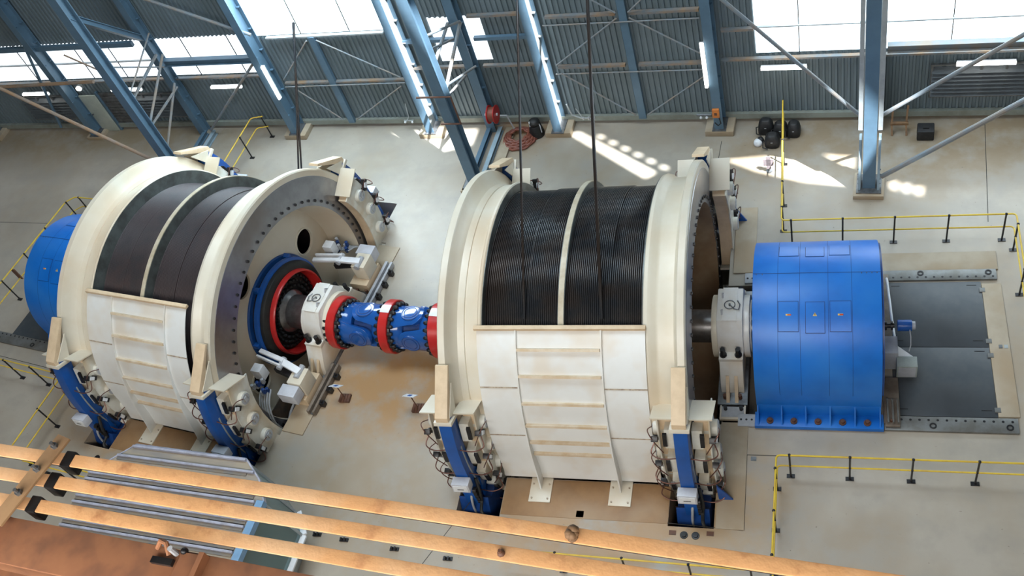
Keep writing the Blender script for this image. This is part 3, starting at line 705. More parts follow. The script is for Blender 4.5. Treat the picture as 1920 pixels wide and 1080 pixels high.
# ------------------------------------------------------------------ motors
def motor(frame, sg, label):
    t = thing('drive_motor', label, 'motor', frame, (12.4*sg, 0, 0))
    def mb(): return MB(sg)
    U0, U1, RM = 10.86, 13.95, 2.27
    n = 44
    P = [(-RM, .55)] + [pol(RM, 0+180.*i/n) for i in range(n+1)] + [(RM, .55)]
    mb().prism(P, U0, U1).build('casing', M_motorblue, t, bevel=.02, angle=25)
    for s in (-1, 1):
        b = mb(); b.box(U0-.06, U1+.06, s*2.22, s*2.66, .02, .16); b.box(U0+.02, U1-.02, s*2.15, s*2.28, .1, .6); bb = b.build('foot_flange', M_motorblue, t, bevel=.01)
        for i in range(6):
            x = U0+.03+(U1-U0-.06)*i/5.
            g = mb(); g.prism([(s*2.26, .16), (s*2.62, .16), (s*2.28, .58)], x-.018, x+.018); g.build('gusset', M_motorblue, bb)
            if i < 5:
                g = mb(); xx = x+.30; g.cyl((xx, s*2.5, .16), (xx, s*2.5, .27), .055, n=6); g.cyl((xx, s*2.5, .16), (xx, s*2.5, .20), .09, n=12); g.build('hold_down_bolt', M_brownst, bb)
    # seams and access panels
    for x in (11.48, 12.02, 12.70, 13.26):
        mb().lathe([(x-.004, RM+.003), (x+.004, RM+.003)], AX, 60, R(2), R(178)).build('seam', M_seam, t)
    m = mb(); m.lathe([(U0, RM+.005), (U1, RM+.005)], AX, 2, R(89.6), R(90)); m.build('seam', M_seam, t)
    for (x0, x1, a0, a1) in ((11.49, 11.99, 50, 69.5), (12.15, 12.62, 49, 69), (12.73, 13.24, 50, 69.5), (11.49, 11.99, 106, 120), (12.73, 13.24, 106, 120), (12.15, 12.62, 105, 118)):
        p = mb(); p.ring(x0+.012, x1-.012, RM-.01, RM+.010, AX, 14, R(a0+.3), R(a1-.3)); pp = p.build('access_panel', M_motorblue, t)
        q = mb(); q.ring(x0, x1, RM-.01, RM+.004, AX, 14, R(a0-.1), R(a1+.1)); q.build('panel_gap', M_seam, pp)
    for x in (11.74, 12.38, 12.98):
        y, z = pol(RM+.012, 60.7)
        M_ = Matrix.Translation((x, y, z)) @ Matrix.Rotation(R(0), 4, 'X')
        M_ = Matrix.Translation((x, y, z)) @ Matrix.Rotation(R(90-60.7), 4, 'X')
        p = mb(); p.prism([(-.07, -.045), (.07, -.045), (0, .075)] if x == 12.38 else [(-.08, -.03), (.08, -.03), (.08, .03), (-.08, .03)], 0, .004, 2, M_ @ Matrix.Scale(.75, 4)); st = p.build('warning_sticker', M_hazard, t)
        st['label'] = 'small yellow warning sticker'
        if x == 12.38:
            p = mb(); p.box(-.008, .008, -.02, .035, .004, .006, M_); p.build('sticker_mark', M_black, st)
        else:
            p = mb(); p.box(-.02, .07, -.012, .012, .004, .006, M_); p.build('sticker_mark', M_red, st)
    for x in (13.5, 13.62, 13.74, 13.86, 10.95, 11.1):
        p = mb(); y, z = pol(RM, 89); p.cyl((x, y, z), (x, y-.0, z+.015), .012, n=8); p.build('casing_screw', M_dsteel, t)
    # windings face just inside the open outer end
    e = mb(); e.ring(U1, U1+.05, 1.2, RM-.08, AX, 48, R(0), R(180)); e.build('end_plate', M_dblue, t)
    return t
motor(FR, 1, 'big bright blue half round drive motor with access panels, beside the charcoal pit plates')
motor(FL, -1, 'far blue drive motor half hidden behind the cream rim of the far drum')
# encoder and brackets beyond the near motor
t = thing('shaft_encoder', 'small blue encoder unit on the near motor shaft end with a grey connection box', 'encoder', FR, (14.4, 0, 0))
MB().cyl((13.95, 0, 1), (14.35, 0, 1), .07, n=16).build('stub_shaft', M_black, t)
MB().cyl((14.1, 0, 1), (14.16, 0, 1), .13, n=16).build('coupling_disc', M_black, t); MB().cyl((14.26, 0, 1), (14.31, 0, 1), .12, n=16).build('coupling_disc', M_black, t)
q = MB(); q.cyl((14.42, 0, 1), (14.78, 0, 1), .15, n=24); q.build('encoder_body', M_blue, t, bevel=.02); MB().cyl((14.78, 0, 1), (14.86, 0, 1), .11, n=20).build('encoder_cap', M_zinc, t)
q = MB(); q.tube([(14.72, -.15, 1.02), (14.74, -.3, .9), (14.74, -.45, .75), (14.7, -.55, .6)], .015, 6); q.build('cable', M_zinc, t)
q = MB(); q.box(14.0, 14.42, -.75, -.2, .05, .8); q.build('bracket', M_zinc, t, bevel=.01)
q = MB(); q.prism([(14.42, -.75), (14.85, -.75), (14.42, -.35)], .55, .58, 2); q.build('gusset', M_white, t)
q = MB(); q.box(14.38, 14.88, -1.05, -.72, .12, .62); bx = q.build('connection_box', mat('grey_green_box', (.33, .37, .35), (.27, .31, .29), 3, .45), t, bevel=.012)
MB().box(14.42, 14.84, -1.06, -1.05, .16, .58).build('box_door', M_zinc, bx)
tag(MB().box(14.02, 14.42, -2.45, -1.05, .0, .12).build('floor_channel', M_brownbeam, None, FR, org=(14.2, -1.7, 0), bevel=.01), 'grimy brown channel on the floor in front of the encoder bracket', 'channel')
tag(MB().box(14.02, 14.34, .1, 2.45, .0, .12).build('floor_channel', M_brownbeam, None, FR, org=(14.2, 1.3, 0), bevel=.01), 'grimy brown channel on the floor behind the encoder, next to the rear sole plate', 'channel')
q = MB(); q.tube([(14.38, -.2, .55), (14.33, .6, .5), (14.28, 1.9, .42), (14.27, 2.15, .3)], .035, 8)
tag(q.build('white_pipe', M_white, None, FR, org=(14.3, 1, .0)), 'thin white pipe running back from the encoder bracket along the near motor end', 'pipe')
t = thing('slotted_foot', 'slotted brown steel foot on the front sole plate end by the near motor', 'foot', FR, (14.2, -2.3, .1))
q = MB(); q.box(14.05, 14.40, -2.56, -1.75, .12, .16); q.build('plate', M_brownbeam, t); q = MB(); q.box(14.10, 14.14, -2.5, -1.8, .16, .26); q.box(14.22, 14.26, -2.5, -1.8, .16, .26); q.box(14.34, 14.38, -2.5, -1.8, .16, .26); q.build('ribs', M_sole, t); q = MB(); q.cyl((14.2, -2.42, .16), (14.2, -2.42, .24), .035, n=8); q.build('bolt', M_brownst, t)

# ------------------------------------------------------------------ bearings
def bearing(frame, sg, u0, u1, label):
    t = thing('shaft_bearing', label, 'bearing', frame, ((u0+u1)/2*sg, 0, 0))
    def mb(): return MB(sg)
    c = (u0+u1)/2
    P = [(-.92, .95), (-.92, 1.2), (-.78, 1.62), (-.54, 1.98), (.54, 1.98), (.78, 1.62), (.92, 1.2), (.92, .95)]
    h = mb().prism(P, u0, u1).build('cap', MATS.get('bearing_paint') or mat('bearing_paint', (.74, .74, .71), (.68, .65, .58), 1.6, .30, c3=(.62, .50, .35), s3=.7), t, bevel=.03)
    m = mb(); m.ring(c-.13, c+.13, .03, .20, (0, 0), 24); 
    q = mb(); q.box(c-.20, c+.20, -.56, .56, 1.975, 2.0); q.build('cap_plate', MATS['bearing_paint'], h, bevel=.006)
    q = MB(sg); q.tube([(c+.14*math.cos(a), -.05+.14*math.sin(a), 2.03) for a in [2*PI*k/16 for k in range(16)]], .014, 6, True); q.cyl((c, -.05, 2.0), (c, -.05, 2.06), .03, n=10); q.tube([(c, -.05, 2.05), (c+.12, -.2, 2.04), (c+.24, -.22, 2.03), (c+.27, -.05, 2.03), (c+.2, .08, 2.03)], .016, 6); q.build('oil_line', M_dsteel, h)
    P = [(-1.58, .05), (-1.50, .35), (-1.14, 1.06), (1.14, 1.06), (1.50, .35), (1.58, .05)]
    mb().prism(P, u0+.03, u1-.03).build('lower_housing', MATS['bearing_paint'], t, bevel=.02)
    q = mb(); q.prism([(-1.9, .05), (-1.4, .05), (-1.4, .62)], c-.16, c-.07); q.prism([(-1.9, .05), (-1.4, .05), (-1.4, .62)], c+.07, c+.16); q.build('foot_ribs', M_peach, t)
    for s in (-1, 1):
        for x in (u0+.14, u1-.14):
            q = mb(); q.cyl((x, s*1.04, 1.10), (x, s*1.04, 1.36), .075, n=6); q.cyl((x, s*1.04, 1.06), (x, s*1.04, 1.12), .10, n=14); q.build('cap_bolt', M_black, t)
            q = mb(); q.cyl((x, s*1.74, .05), (x, s*1.74, .2), .06, n=6); q.build('foot_bolt', M_brownst, t)
        q = mb(); q.tube([(u0+.14, s*.2, 2.0), (u0+.14, s*.28, 2.1), (u0+.14, s*.36, 2.0)], .025, 6); q.build('lifting_eye', M_zinc, t)
        q = mb(); q.box(u0+.02, u1-.02, min(s*.85, s*1.18), max(s*.85, s*1.18), .95, 1.08); q.build('bolt_lug', MATS['bearing_paint'], t, bevel=.02)
    for x0, x1, r in ((u0-.16, u0, .86), (u1, u1+.16, .86), (u1+.16, u1+.20, .72)):
        mb().ring(x0, x1, .46, r, AX, 48).build('end_cover', M_cream if x0 < u0 else MATS['bearing_paint'], t, bevel=.01)
    q = mb(); q.box(u0-.06, u1+.06, -1.95, 1.95, -.02, .05); q.build('sole', M_dsteel, t, bevel=.01)
    q = mb(); q.box(u0, u1, -1.9, 1.9, -1.25 if sg > 0 else -.3, -.02); q.build('pedestal', M_oil_shade, t)
    return t
bearing(FR, 1, 9.84, 10.52, 'pale plummer block bearing between the near drum and the big blue motor')
bearing(FL, -1, 2.08, 2.72, 'pale bearing housing with triangular lugs between the red clutch and the coupling')
q = MB(); q.cyl((9.9, 0, 1), (10.9, 0, 1), .40, n=32); q.ring(10.72, 10.86, .40, .55, AX, 32)
tag(q.build('motor_shaft', M_steel, None, FR, org=(10.6, 0, 1)), 'bright ringed shaft stub between the pale bearing and the big blue motor', 'shaft')
q = MB(-1); q.cyl((9.9, 0, 1), (10.9, 0, 1), .40, n=24)
tag(q.build('motor_shaft', M_steel, None, FL, org=(-10.6, 0, 1)), 'steel shaft stub driving the far drum from the far motor', 'shaft')
t = thing('bearing_step', 'small framed steel step in the pit in front of the near bearing', 'step', FR, (10.2, -2.1, -.15))
q = MB(); q.box(9.9, 10.5, -2.35, -2.0, -.02, .02); q.build('tread', M_zinc, t); MB().box(9.95, 10.45, -2.3, -2.1, -1.2, -.02).build('step_block', M_oil_shade, t); q = MB(); q.box(9.86, 10.54, -2.42, -2.35, -.02, .06); q.box(9.86, 9.90, -2.35, -1.98, -.02, .06); q.box(10.5, 10.54, -2.35, -1.98, -.02, .06); q.build('step_frame', M_cream, t)
for x in (10.0, 10.42): q = MB(); q.cyl((x, -2.08, .02), (x, -2.08, .16), .055, n=6); q.build('bolt', M_black, t)

# ------------------------------------------------------------------ clutch on the far drum
t = thing('drum_clutch', 'round blue, black and red toothed clutch on the shaft of the far drum', 'clutch', FL, (-3.6, 0, 0))
def L1(): return MB(-1)
L1().lathe([(4.42, 1.5), (4.42, 1.78), (4.38, 1.82), (4.20, 1.82), (4.16, 1.78), (4.16, 1.62)], AX, 90).build('back_ring', M_dblue2, t)
L1().lathe([(4.18, 1.63), (4.02, 1.63)], AX, 90).build('ring_gap', M_black, t)
L1().lathe([(4.04, 1.5), (4.04, 1.72), (4.02, 1.74), (3.88, 1.74), (3.86, 1.70), (3.86, 1.5)], AX, 90).build('brake_ring', M_blue, t)
for a in (2, 62, 122, 182, 242, 302):
    q = L1(); y, z = pol(1.74, a+10); q.cbox((4.10, y, z), (.24, .16, .16)); q.build('ring_lug', M_blue, t, bevel=.012)
L1().lathe([(3.90, 1.64), (3.80, 1.65), (3.72, 1.62), (3.66, 1.52), (3.66, 1.36)], AX, 90).build('rubber_ring', M_rubber, t)
L1().lathe([(3.68, 1.40), (3.52, 1.39), (3.49, 1.37), (3.49, 1.33), (3.52, 1.31), (3.95, 1.28)], AX, 90).build('red_drum', M_red, t)
L1().lathe([(3.93, 1.28), (3.93, .45)], AX, 60).build('inner_face', M_black, t)
tm = MB(); tm.box(-.12, .0, -.035, .035, -.05, .05); tme = tm.mesh('spline_tooth', bevel=.008); tme.materials.append(M_tooth)
oT = ORG[t.name]; Ms = []
for ring_, (r, nn) in enumerate(((1.16, 40), (1.0, 34), (.84, 26))):
    for k in range(nn):
        a = 360.*k/nn+ring_*4; y, z = pol(r, a)
        if ring_ == 2 and k % 1: continue
        Ms.append(Matrix.Translation((lu(-3.82)-oT[0]+.03*ring_, y, z)) @ Matrix.Rotation(R(-a), 4, 'X'))
instances(tme, 'spline_tooth', t, Ms)
L1().lathe([(3.93, .70), (3.84, .70), (3.78, .64), (3.72, .55), (2.9, .54), (2.9, .4)], AX, 48).build('hub', M_steel, t)

# clutch actuators: pale lever units either side of the bearing
def actuator(s, label):
    t = thing('clutch_actuator', label, 'actuator', FL, (-2.6, s*2.2, 0))
    def yy(a, b): return (min(s*a, s*b), max(s*a, s*b))
    q = MB(); q.box(-2.78, -2.12, *yy(1.75, 2.75), .05, .42); q.build('base_frame', M_peach, t, bevel=.02)
    q = MB(); q.box(-2.60, -2.10, *yy(2.0, 2.6), .42, 1.05); q.build('cylinder_block', M_cream, t, bevel=.02)
    q = MB(); q.bar((-3.85, s*1.85, 1.35), (-2.9, s*2.02, 1.3), .14, .10); q.bar((-3.85, s*2.05, 1.35), (-2.9, s*2.22, 1.3), .06, .14); q.bar((-2.95, s*2.05, 1.28), (-2.3, s*2.2, 1.12), .22, .10); q.build('lever', M_white, t, bevel=.012)
    MB().cyl((-2.95, s*1.9, 1.25), (-2.95, s*2.3, 1.25), .09, n=14).build('pivot_pin', M_zinc, t); MB().cyl((-2.35, s*1.95, 1.05), (-2.35, s*2.4, 1.05), .10, n=14).build('pivot_pin', M_zinc, t)
    q = MB(); q.bar((-3.3, s*2.1, .9), (-2.6, s*2.25, .9), .22, .2); q.build('hydraulic_ram', M_black, t)
    q = MB(); q.box(-2.75, -2.15, *yy(2.62, 3.02), .55, .98); bx = q.build('grey_enclosure', M_gbox, t, bevel=.015)
    q = MB(); q.box(-3.72, -3.38, *yy(2.35, 2.65), 1.0, 1.45); q.build('bracket_plate', M_white, t, bevel=.01)
    for k in range(9):
        q = MB(); x = -3.62+.11*(k % 4); y = s*(2.72+.13*(k//3)); z = .75+.14*(k % 3)
        q.cyl((x, y, z), (x+.02, y, z+.16), .055, n=10); q.cbox((x, y, z), (.10, .10, .12)); q.build('valve', M_dblue if k % 2 else M_zinc, t, bevel=.006)
    q = MB()
    for k in range(5):
        x0 = -3.55+.09*k
        q.tube(crv([(x0, s*2.8, .8), (x0+.04, s*3.2, .55), (x0+.1, s*3.45, .0), (x0+.12, s*3.4, -.6)]), .028, 6)
    q.build('hoses', M_zinc, t)
    return t
actuator(1, 'pale clutch lever unit with grey box behind the red clutch')
actuator(-1, 'pale clutch lever unit with grey box over the pit in front of the clutch')
# hoses looping in the pit beside the clutch
for k in range(4):
    q = MB(); o = .16*k
    q.tube(crv([(-3.0+o*.3, -1.9-.1*k, -.1), (-3.1, -2.5-o*.6, -.5), (-3.0, -3.1-o*.5, -.75), (-2.75-.02*k, -3.6-o*.2, -.9)]), .04, 8)
    tag(q.build('pit_hose', M_zinc, None, FL, org=(-3.0, -2.5, -1)), 'grey hose curving down the dark pit in front of the clutch, %s' % ('nearest the bearing', 'second from the bearing', 'third from the bearing', 'nearest the front brake')[k], 'hose')

tag(MB().box(-3.36, -3.33, -3.95, -1.7, -2.2, .02).build('pit_shade_plate', M_oil_shade, None, FL, org=(-3.35, -2.9, -2.2)), 'added dark plate standing in for shade in the pit behind the grey hoses', 'plate')  # added dark sheet that gives the pit its black shade
# steel base rails under the bearing near the coupling
for s, lab in ((-1, 'front'), (1, 'rear')):
    t = thing('base_rail', lab+' dark steel base rail beside the bearing near the coupling', 'base rail', FL, (-2.0, s*2.0, 0))
    q = MB(); y0, y1 = sorted((s*1.2, s*3.0)); q.box(-2.06, -1.96, y0, y1, .02, .22); q.box(-1.86, -1.78, y0, y1, .02, .22); q.build('channel', M_brownbeam if s < 0 else M_zinc, t, bevel=.006)
    q = MB(); q.box(-1.96, -1.86, y0, y1, .02, .08); q.build('channel_floor', M_dsteel, t)
    for k in range(3): q = MB(); y = s*(1.6+.5*k); q.box(-1.80, -1.62, y-.07, y+.07, .02, .2); q.cyl((-1.7, y, .2), (-1.7, y, .3), .04, n=6); q.build('clamp', M_black, t)

# ------------------------------------------------------------------ double universal joint
FM = Matrix.Translation((JX, JY, 1.0)) @ Matrix.Rotation(-.0925, 4, 'Z')
t = thing('universal_joint_shaft', 'glossy blue double universal joint with three red flanges coupling the two drums', 'coupling', FM, (0, 0, 0))
C0 = (0, 0)
nutm = MB(); nutm.cyl((-.13, 0, 0), (.13, 0, 0), .048, n=10); nutm.sphere((.13, 0, 0), .046, 10, 6); nutm.sphere((-.13, 0, 0), .046, 10, 6); nme = nutm.mesh('flange_bolt'); nme.materials.append(M_black)
def flange(u, r, wd, rot):
    Mr = Matrix.Translation((u, 0, 0)) @ Matrix.Rotation(rot, 4, 'Z')
    q = MB(); q.lathe([(-wd/2, .3), (-wd/2, r-.02), (-wd/2+.02, r), (wd/2-.02, r), (wd/2, r-.02), (wd/2, .3)], C0, 72)
    q.v = [tuple(Mr @ Vector(v)) for v in q.v]; q.build('red_flange', M_red, t)
    q = MB(); q.lathe([(-wd/2-.06, .3), (-wd/2-.06, r-.11), (-wd/2, r-.09)], C0, 60); q.lathe([(wd/2, r-.09), (wd/2+.06, r-.11), (wd/2+.06, .3)], C0, 60)
    q.v = [tuple(Mr @ Vector(v)) for v in q.v]; q.build('flange_face', M_black, t)
    Ms = []
    for k in range(20):
        a = 2*PI*k/20
        Ms.append(Mr @ Matrix.Translation((0, (r-.12)*math.cos(a), (r-.12)*math.sin(a))))
    M2 = [m @ Matrix.Diagonal((( wd/2+.09)/.13, 1.45, 1.45, 1)) for m in Ms]
    instances(nme, 'flange_bolt', t, M2)
flange(-1.78, .84, .30, -.0925); flange(-.02, .84, .30, 0); flange(1.62, .84, .34, .0925)
q = MB(); q.box(-.165, .14, -.35, .12, .815, .845); 
# reflective white wrap on the middle and near flanges
for u in (-.02, 1.62):
    q = MB(); q.ring(u-.152, u+.152, .835, .848, C0, 6, R(84), R(104)); w_ = q.build('white_band', M_white, t); w_['label'] = 'white painted band across the red flange'
def yoke(u0, u1, phase):
    # fork from a flange at u0 towards the cross at u1, ears at +-phase
    d = 1 if u1 > u0 else -1; ln = abs(u1-u0)
    q = MB(); q.lathe([(u0, .66), (u0+d*.10, .64), (u0+d*.22, .60), (u0+d*.34, .50), (u0+d*.36, .2)], C0, 48); body = q.build('yoke', M_gloss, t)
    for k in (0, 1):
        A = phase+k*PI
        # ear: a rounded slab lying on the barrel of the joint
        e = MB(); cx = ln; rr = .42; st = []
        for i in range(7): st.append((.04+(cx-.04)*i/6., .60-.18*min(1, (i/6.)**.7)))
        for i in range(1, 11):
            th = PI/2*i/10; st.append((cx+(rr-.06)*math.sin(th), max(.02, rr*math.cos(th))))
        NW = 14; vs = []; fs = []; m_ = len(st)
        for r1 in (.40, .665):
            for x, w in st:
                for k2 in range(NW+1):
                    ang = w*(2*k2/NW-1)/.66; vs.append((u0+d*x, r1*math.sin(ang), r1*math.cos(ang)))
        o2 = m_*(NW+1); ix = lambda l, i, k2: l*o2+i*(NW+1)+k2
        for i in range(m_-1):
            for k2 in range(NW):
                for l in (0, 1): fs.append((ix(l, i, k2), ix(l, i+1, k2), ix(l, i+1, k2+1), ix(l, i, k2+1)))
            for k2 in (0, NW): fs.append((ix(0, i, k2), ix(0, i+1, k2), ix(1, i+1, k2), ix(1, i, k2)))
        for i in (0, m_-1):
            for k2 in range(NW): fs.append((ix(0, i, k2), ix(0, i, k2+1), ix(1, i, k2+1), ix(1, i, k2)))
        Mx = Matrix.Rotation(A, 4, 'X')
        e.add(vs, fs, Mx); ear = e.build('yoke_ear', M_gloss, t, bevel=.022, angle=50)
        c = MB(); 
        vs = []
        Mc = Mx @ Matrix.Translation((u0+d*(cx-.06), 0, .60))
        for r_, z0, z1 in ((.30, 0, .068), (.21, .06, .078)):
            n_ = 32; o_ = [(r_*math.cos(2*PI*i/n_), r_*math.sin(2*PI*i/n_), z) for z in (z0, z1) for i in range(n_)]
            c.add(o_, [(i, (i+1) % n_, n_+(i+1) % n_, n_+i) for i in range(n_)]+[tuple(range(n_))[::-1], tuple(range(n_, 2*n_))], Mc)
        cp = c.build('bearing_cap', M_gloss, ear, bevel=.012)
        c = MB()
        for r_ in (.285, .205):
            zz = .099 if r_ > .25 else .105
            c.tube([Mc @ Vector((r_*math.cos(2*PI*i/32), r_*math.sin(2*PI*i/32), zz-.035 if r_ > .25 else zz-.03)) for i in range(32)], .012, 5, True)
        c.build('cap_groove', M_dblue, ear)
P0 = R(-9)
yoke(-1.60, -.92, P0+PI/2); yoke(-.20, -.88, P0); yoke(.16, .80, P0); yoke(1.42, .76, P0+PI/2)
for u in (-.9, .78): MB().cyl((u-.30, 0, 0), (u+.30, 0, 0), .40, n=24).build('cross_piece', M_dblue, t)
q = MB(); q.tube([(-1.78, 0, 0), (-2.1, .03, 0)], .45, 24); q.build('flange_neck', M_dsteel, t); q = MB(); q.tube([(1.62, 0, 0), (3.3, .12, 0)], .45, 24); q.build('drive_neck', M_dsteel, t)

# ------------------------------------------------------------------ sole plates, pit plates, slabs
def sole(frame, x0, x1, y0, y1, holes_y, label, flip=1):
    a, b = sorted((x0*flip, x1*flip))
    t = thing('sole_plate', label, 'sole plate', frame, ((a+b)/2, (y0+y1)/2, 0))
    MB().box(a, b, y0, y1, .0, .07).build('plate', M_sole, t, bevel=.006)
    x = a+.25
    while x < b-.05:
        MB().cyl((x, holes_y, .068), (x, holes_y, .074), .032, n=12).build('bolt_hole', M_black, t); x += .215
    yc = (y0+y1)/2+(.06 if holes_y < (y0+y1)/2 else -.06)
    for xx in (a+(b-a)*.38, b-.2) if flip > 0 else (a+.2, a+(b-a)*.62):
        q = MB(); q.ring(0, .02, .05, .085, (0, 0), 20)
        M_ = Matrix.Translation((xx, yc, .07)) @ Matrix.Rotation(-PI/2, 4, 'Y'); q.v = [tuple(M_ @ Vector(v)) for v in q.v]; q.build('ring_bolt', M_black, t)
sole(FR, 14.0, 17.14, 2.26, 2.62, 2.36, 'perforated grey sole plate behind the charcoal pit plates by the near motor')
sole(FR, 13.98, 17.15, -2.62, -2.2, -2.30, 'perforated grey sole plate in front of the charcoal pit plates by the near motor')
sole(FLM, 13.0, 16.15, -2.9, -2.50, -2.56, 'perforated grey sole plate poking out in front of the far blue motor', -1)
sole(FLM, 13.0, 16.15, 2.26, 2.62, 2.36, 'perforated grey sole plate hidden behind the far blue motor', -1)
for s in (-1, 1):
    q = MB(); y0, y1 = sorted((s*2.25, s*2.62)); q.box(10.35, 10.86, y0, y1, 0, .07)
    t_ = tag(q.build('sole_plate_end', M_zinc, None, FR, org=(10.6, s*2.4, 0), bevel=.006), ('front' if s < 0 else 'rear')+' pale sole plate end with bolt holes between the near bearing and the blue motor', 'sole plate')
    for k in range(3): MB().cyl((10.43+.14*k, s*2.42, .07), (10.43+.14*k, s*2.42, .076), .03, n=10).build('bolt_hole', M_black, t_)
for y0, y1, lab in ((.0, 2.2, 'rear'), (-2.16, -.02, 'front')):
    t = thing('pit_cover_plate', lab+' charcoal pit cover plate beyond the near blue motor', 'cover plate', FR, (15.5, (y0+y1)/2, 0))
    MB().box(14.3, 16.72, y0, y1, .0, .03).build('plate', M_mat, t, bevel=.004)
    q = MB()
    for yy in (y0+.2, y1-.12):
        q.box(16.35, 16.6, yy-.012, yy+.012, .03, .034); q.box(14.4, 14.62, yy-.012, yy+.012, .03, .034)
    q.build('lifting_slots', M_black, t)
for y, lab in ((1.9, 'rear'), (.18, 'middle rear'), (-.28, 'middle front'), (-1.95, 'front')):
    tag(MB().box(16.66, 16.80, y-.07, y+.07, .03, .055).build('hinge_plate', M_sole, None, FR, org=(16.7, y, .03)), lab+' little grey hinge plate at the outer edge of the charcoal pit plates', 'hinge')
tag(MB().box(-15.5, -13.2, -2.48, 2.2, .0, .03).build('pit_cover_plate', M_mat, None, FLM, org=(-14.5, 0, 0)), 'charcoal pit cover plate beyond the far blue motor', 'cover plate')
def slab(frame, x0, x1, y0, y1, z, label, m=M_slab):
    return tag(MB().box(x0, x1, y0, y1, 0, z).build('floor_slab', m, None, frame, org=((x0+x1)/2, (y0+y1)/2, 0), bevel=.006), label, 'floor slab')
slab(FR, 14.0, 17.2, 2.63, 3.28, .05, 'pale slab strip between the rear sole plate and the yellow railing')
slab(FR, 16.73, 17.22, -2.14, 2.12, .045, 'pale slab strip with two small square covers beyond the charcoal plates')
slab(FR, 10.0, 10.64, 2.66, 5.3, .04, 'bare pale slab behind the near bearing, beside the rear brake stand')
slab(FR, 4.22, 8.71, -5.52, -4.44, .012, 'oil browned slab under the guard feet of the near drum', M_slabbrown)
slab(FL, lu(-8.71), lu(-4.22), -5.52, -4.44, .012, 'oil browned slab under the guard feet of the far drum', M_slabbrown)
slab(FR, 9.92, 10.62, -5.58, -2.5, .035, 'pale slab beside the open pit in front of the near bearing')
slab(FLM, -2.60, -1.84, -3.75, -2.25, .04, 'stained slab beside the dark pit near the small sign')
slab(FLM, -2.92, -1.98, 2.5, 3.75, .04, 'pale slab behind the rear clutch lever unit with a dark far edge')
for dx, lab, m_ in ((0, 'dark', M_dsteel), (.13, 'pale', M_colgrey)):
    tag(MB().box(16.95+dx, 17.04+dx, -.05, .06, .045, .055).build('socket_cover', m_, None, FR, org=(17+dx, 0, .045)), lab+' small square socket cover in the pale slab beyond the charcoal plates', 'cover')
for k, (x, y, lab) in enumerate(((8.86, -5.75, 'nearest the drum guard'), (9.80, -5.72, 'farthest from the drum guard'))):
    tag(MB().box(x-.09, x+.09, y-.06, y+.06, .0, .012).build('socket_cover', M_brownst, None, FR, org=(x, y, 0)), 'brown square floor socket at the pit edge, '+lab, 'cover')
tag(MB().box(6.3, 6.5, -5.48, -5.3, .0, .012).build('socket_cover', M_brownst, None, FR, org=(6.4, -5.4, 0)), 'brown square floor socket on the bare floor between the two guard feet', 'cover')
tag(MB().box(10.72, 10.86, -3.62, -3.50, .0, .012).build('socket_cover', M_dsteel, None, FR, org=(10.8, -3.56, 0)), 'dark square floor socket near the front railing corner', 'cover')
for x, lab in ((9.15, 'paler'), (9.44, 'darker')):
    q = MB(); q.cyl((x, -5.80, 0), (x, -5.80, .02), .10, n=20); q.cyl((x, -5.80, .02), (x, -5.80, .05), .06, n=14)
    tag(q.build('pipe_gland', M_rubber if x < 9.3 else M_black, None, FR, org=(x, -5.8, 0)), lab+' round pipe gland in the floor at the near edge of the open pit', 'gland')
q = MB(); q.cyl((-8.6, -5.95, 0), (-8.6, -5.95, .02), .10, n=16); tag(q.build('pipe_gland', M_black, None, FL, org=(-8.6, -5.95, 0)), 'round pipe gland in the floor by the front brake at the far motor end', 'gland')
# floor joints
def joint(frame, p0, p1, label):
    o = MB().bar((*p0, .0), (*p1, .0), .018, .006).build('trim_%d' % (20+joint.n), M_dark, None, frame, org=(*p0, 0)); joint.n += 1; struct(o)
joint.n = 0
joint(FH, (2.85, 21.2), (2.85, 25.5), ''); joint(FH, (-36, 20.1), (-31.4, 20.1), ''); joint(FR, (4.3, -5.3), (10.6, -5.58), '')
joint(FR, (10.62, -5.58), (10.62, -3.45), ''); joint(FR, (10.62, -3.45), (17.4, -3.42), ''); joint(FH, (-5.2, 19.8), (-5.2, 24.6), ''); joint(FLM, (-16.2, -3.4), (-10.2, -3.5), '')
joint(FR, (1.6, -8.5), (3.4, -5.0), '')

# ------------------------------------------------------------------ guard railings
def rail(frame, path, posts, label, z=1.1, corner=.12):
    # path: list of (x, y) ; top and middle rails share it
    t = thing('guard_rail', label, 'railing', frame, (path[0][0], path[0][1], 0))
    def rounded(zz):
        out = []
        n = len(path)
        for i, p in enumerate(path):
            p = Vector((*p, zz))
            if i in (0, n-1): out.append(p); continue
            a = (Vector((*path[i-1], zz))-p).normalized(); b = (Vector((*path[i+1], zz))-p).normalized()
            for k in range(6):
                s_ = k/5.; out.append((p+a*corner)*(1-s_)**2+p*2*s_*(1-s_)+(p+b*corner)*s_**2)
        return out
    MB().tube(rounded(z), .024, 8).build('top_rail', M_yellow, t); MB().tube(rounded(z*.52), .022, 8).build('middle_rail', M_yellow, t)
    for (x, y) in posts:
        q = MB(); q.cyl((x, y, .02), (x, y, z), .026, n=10); q.sphere((x, y, z), .042, 8, 6); q.sphere((x, y, z*.52), .036, 8, 6)
        p = q.build('post', M_black, t)
        MB().box(x-.10, x+.10, y-.055, y+.055, .0, .02).build('post_foot', M_black, p)
    return t
rail(FR, [(11.38, 9.0), (11.42, 3.76), (17.66, 3.72), (17.64, 1.2)], [(11.41, 7.16), (11.42, 5.35), (11.43, 4.3), (11.69, 3.75), (13.13, 3.75), (14.54, 3.74), (15.96, 3.73), (17.41, 3.72), (17.66, 3.34), (17.64, 1.75)], 'yellow railing with black posts along the rear of the near motor pit')
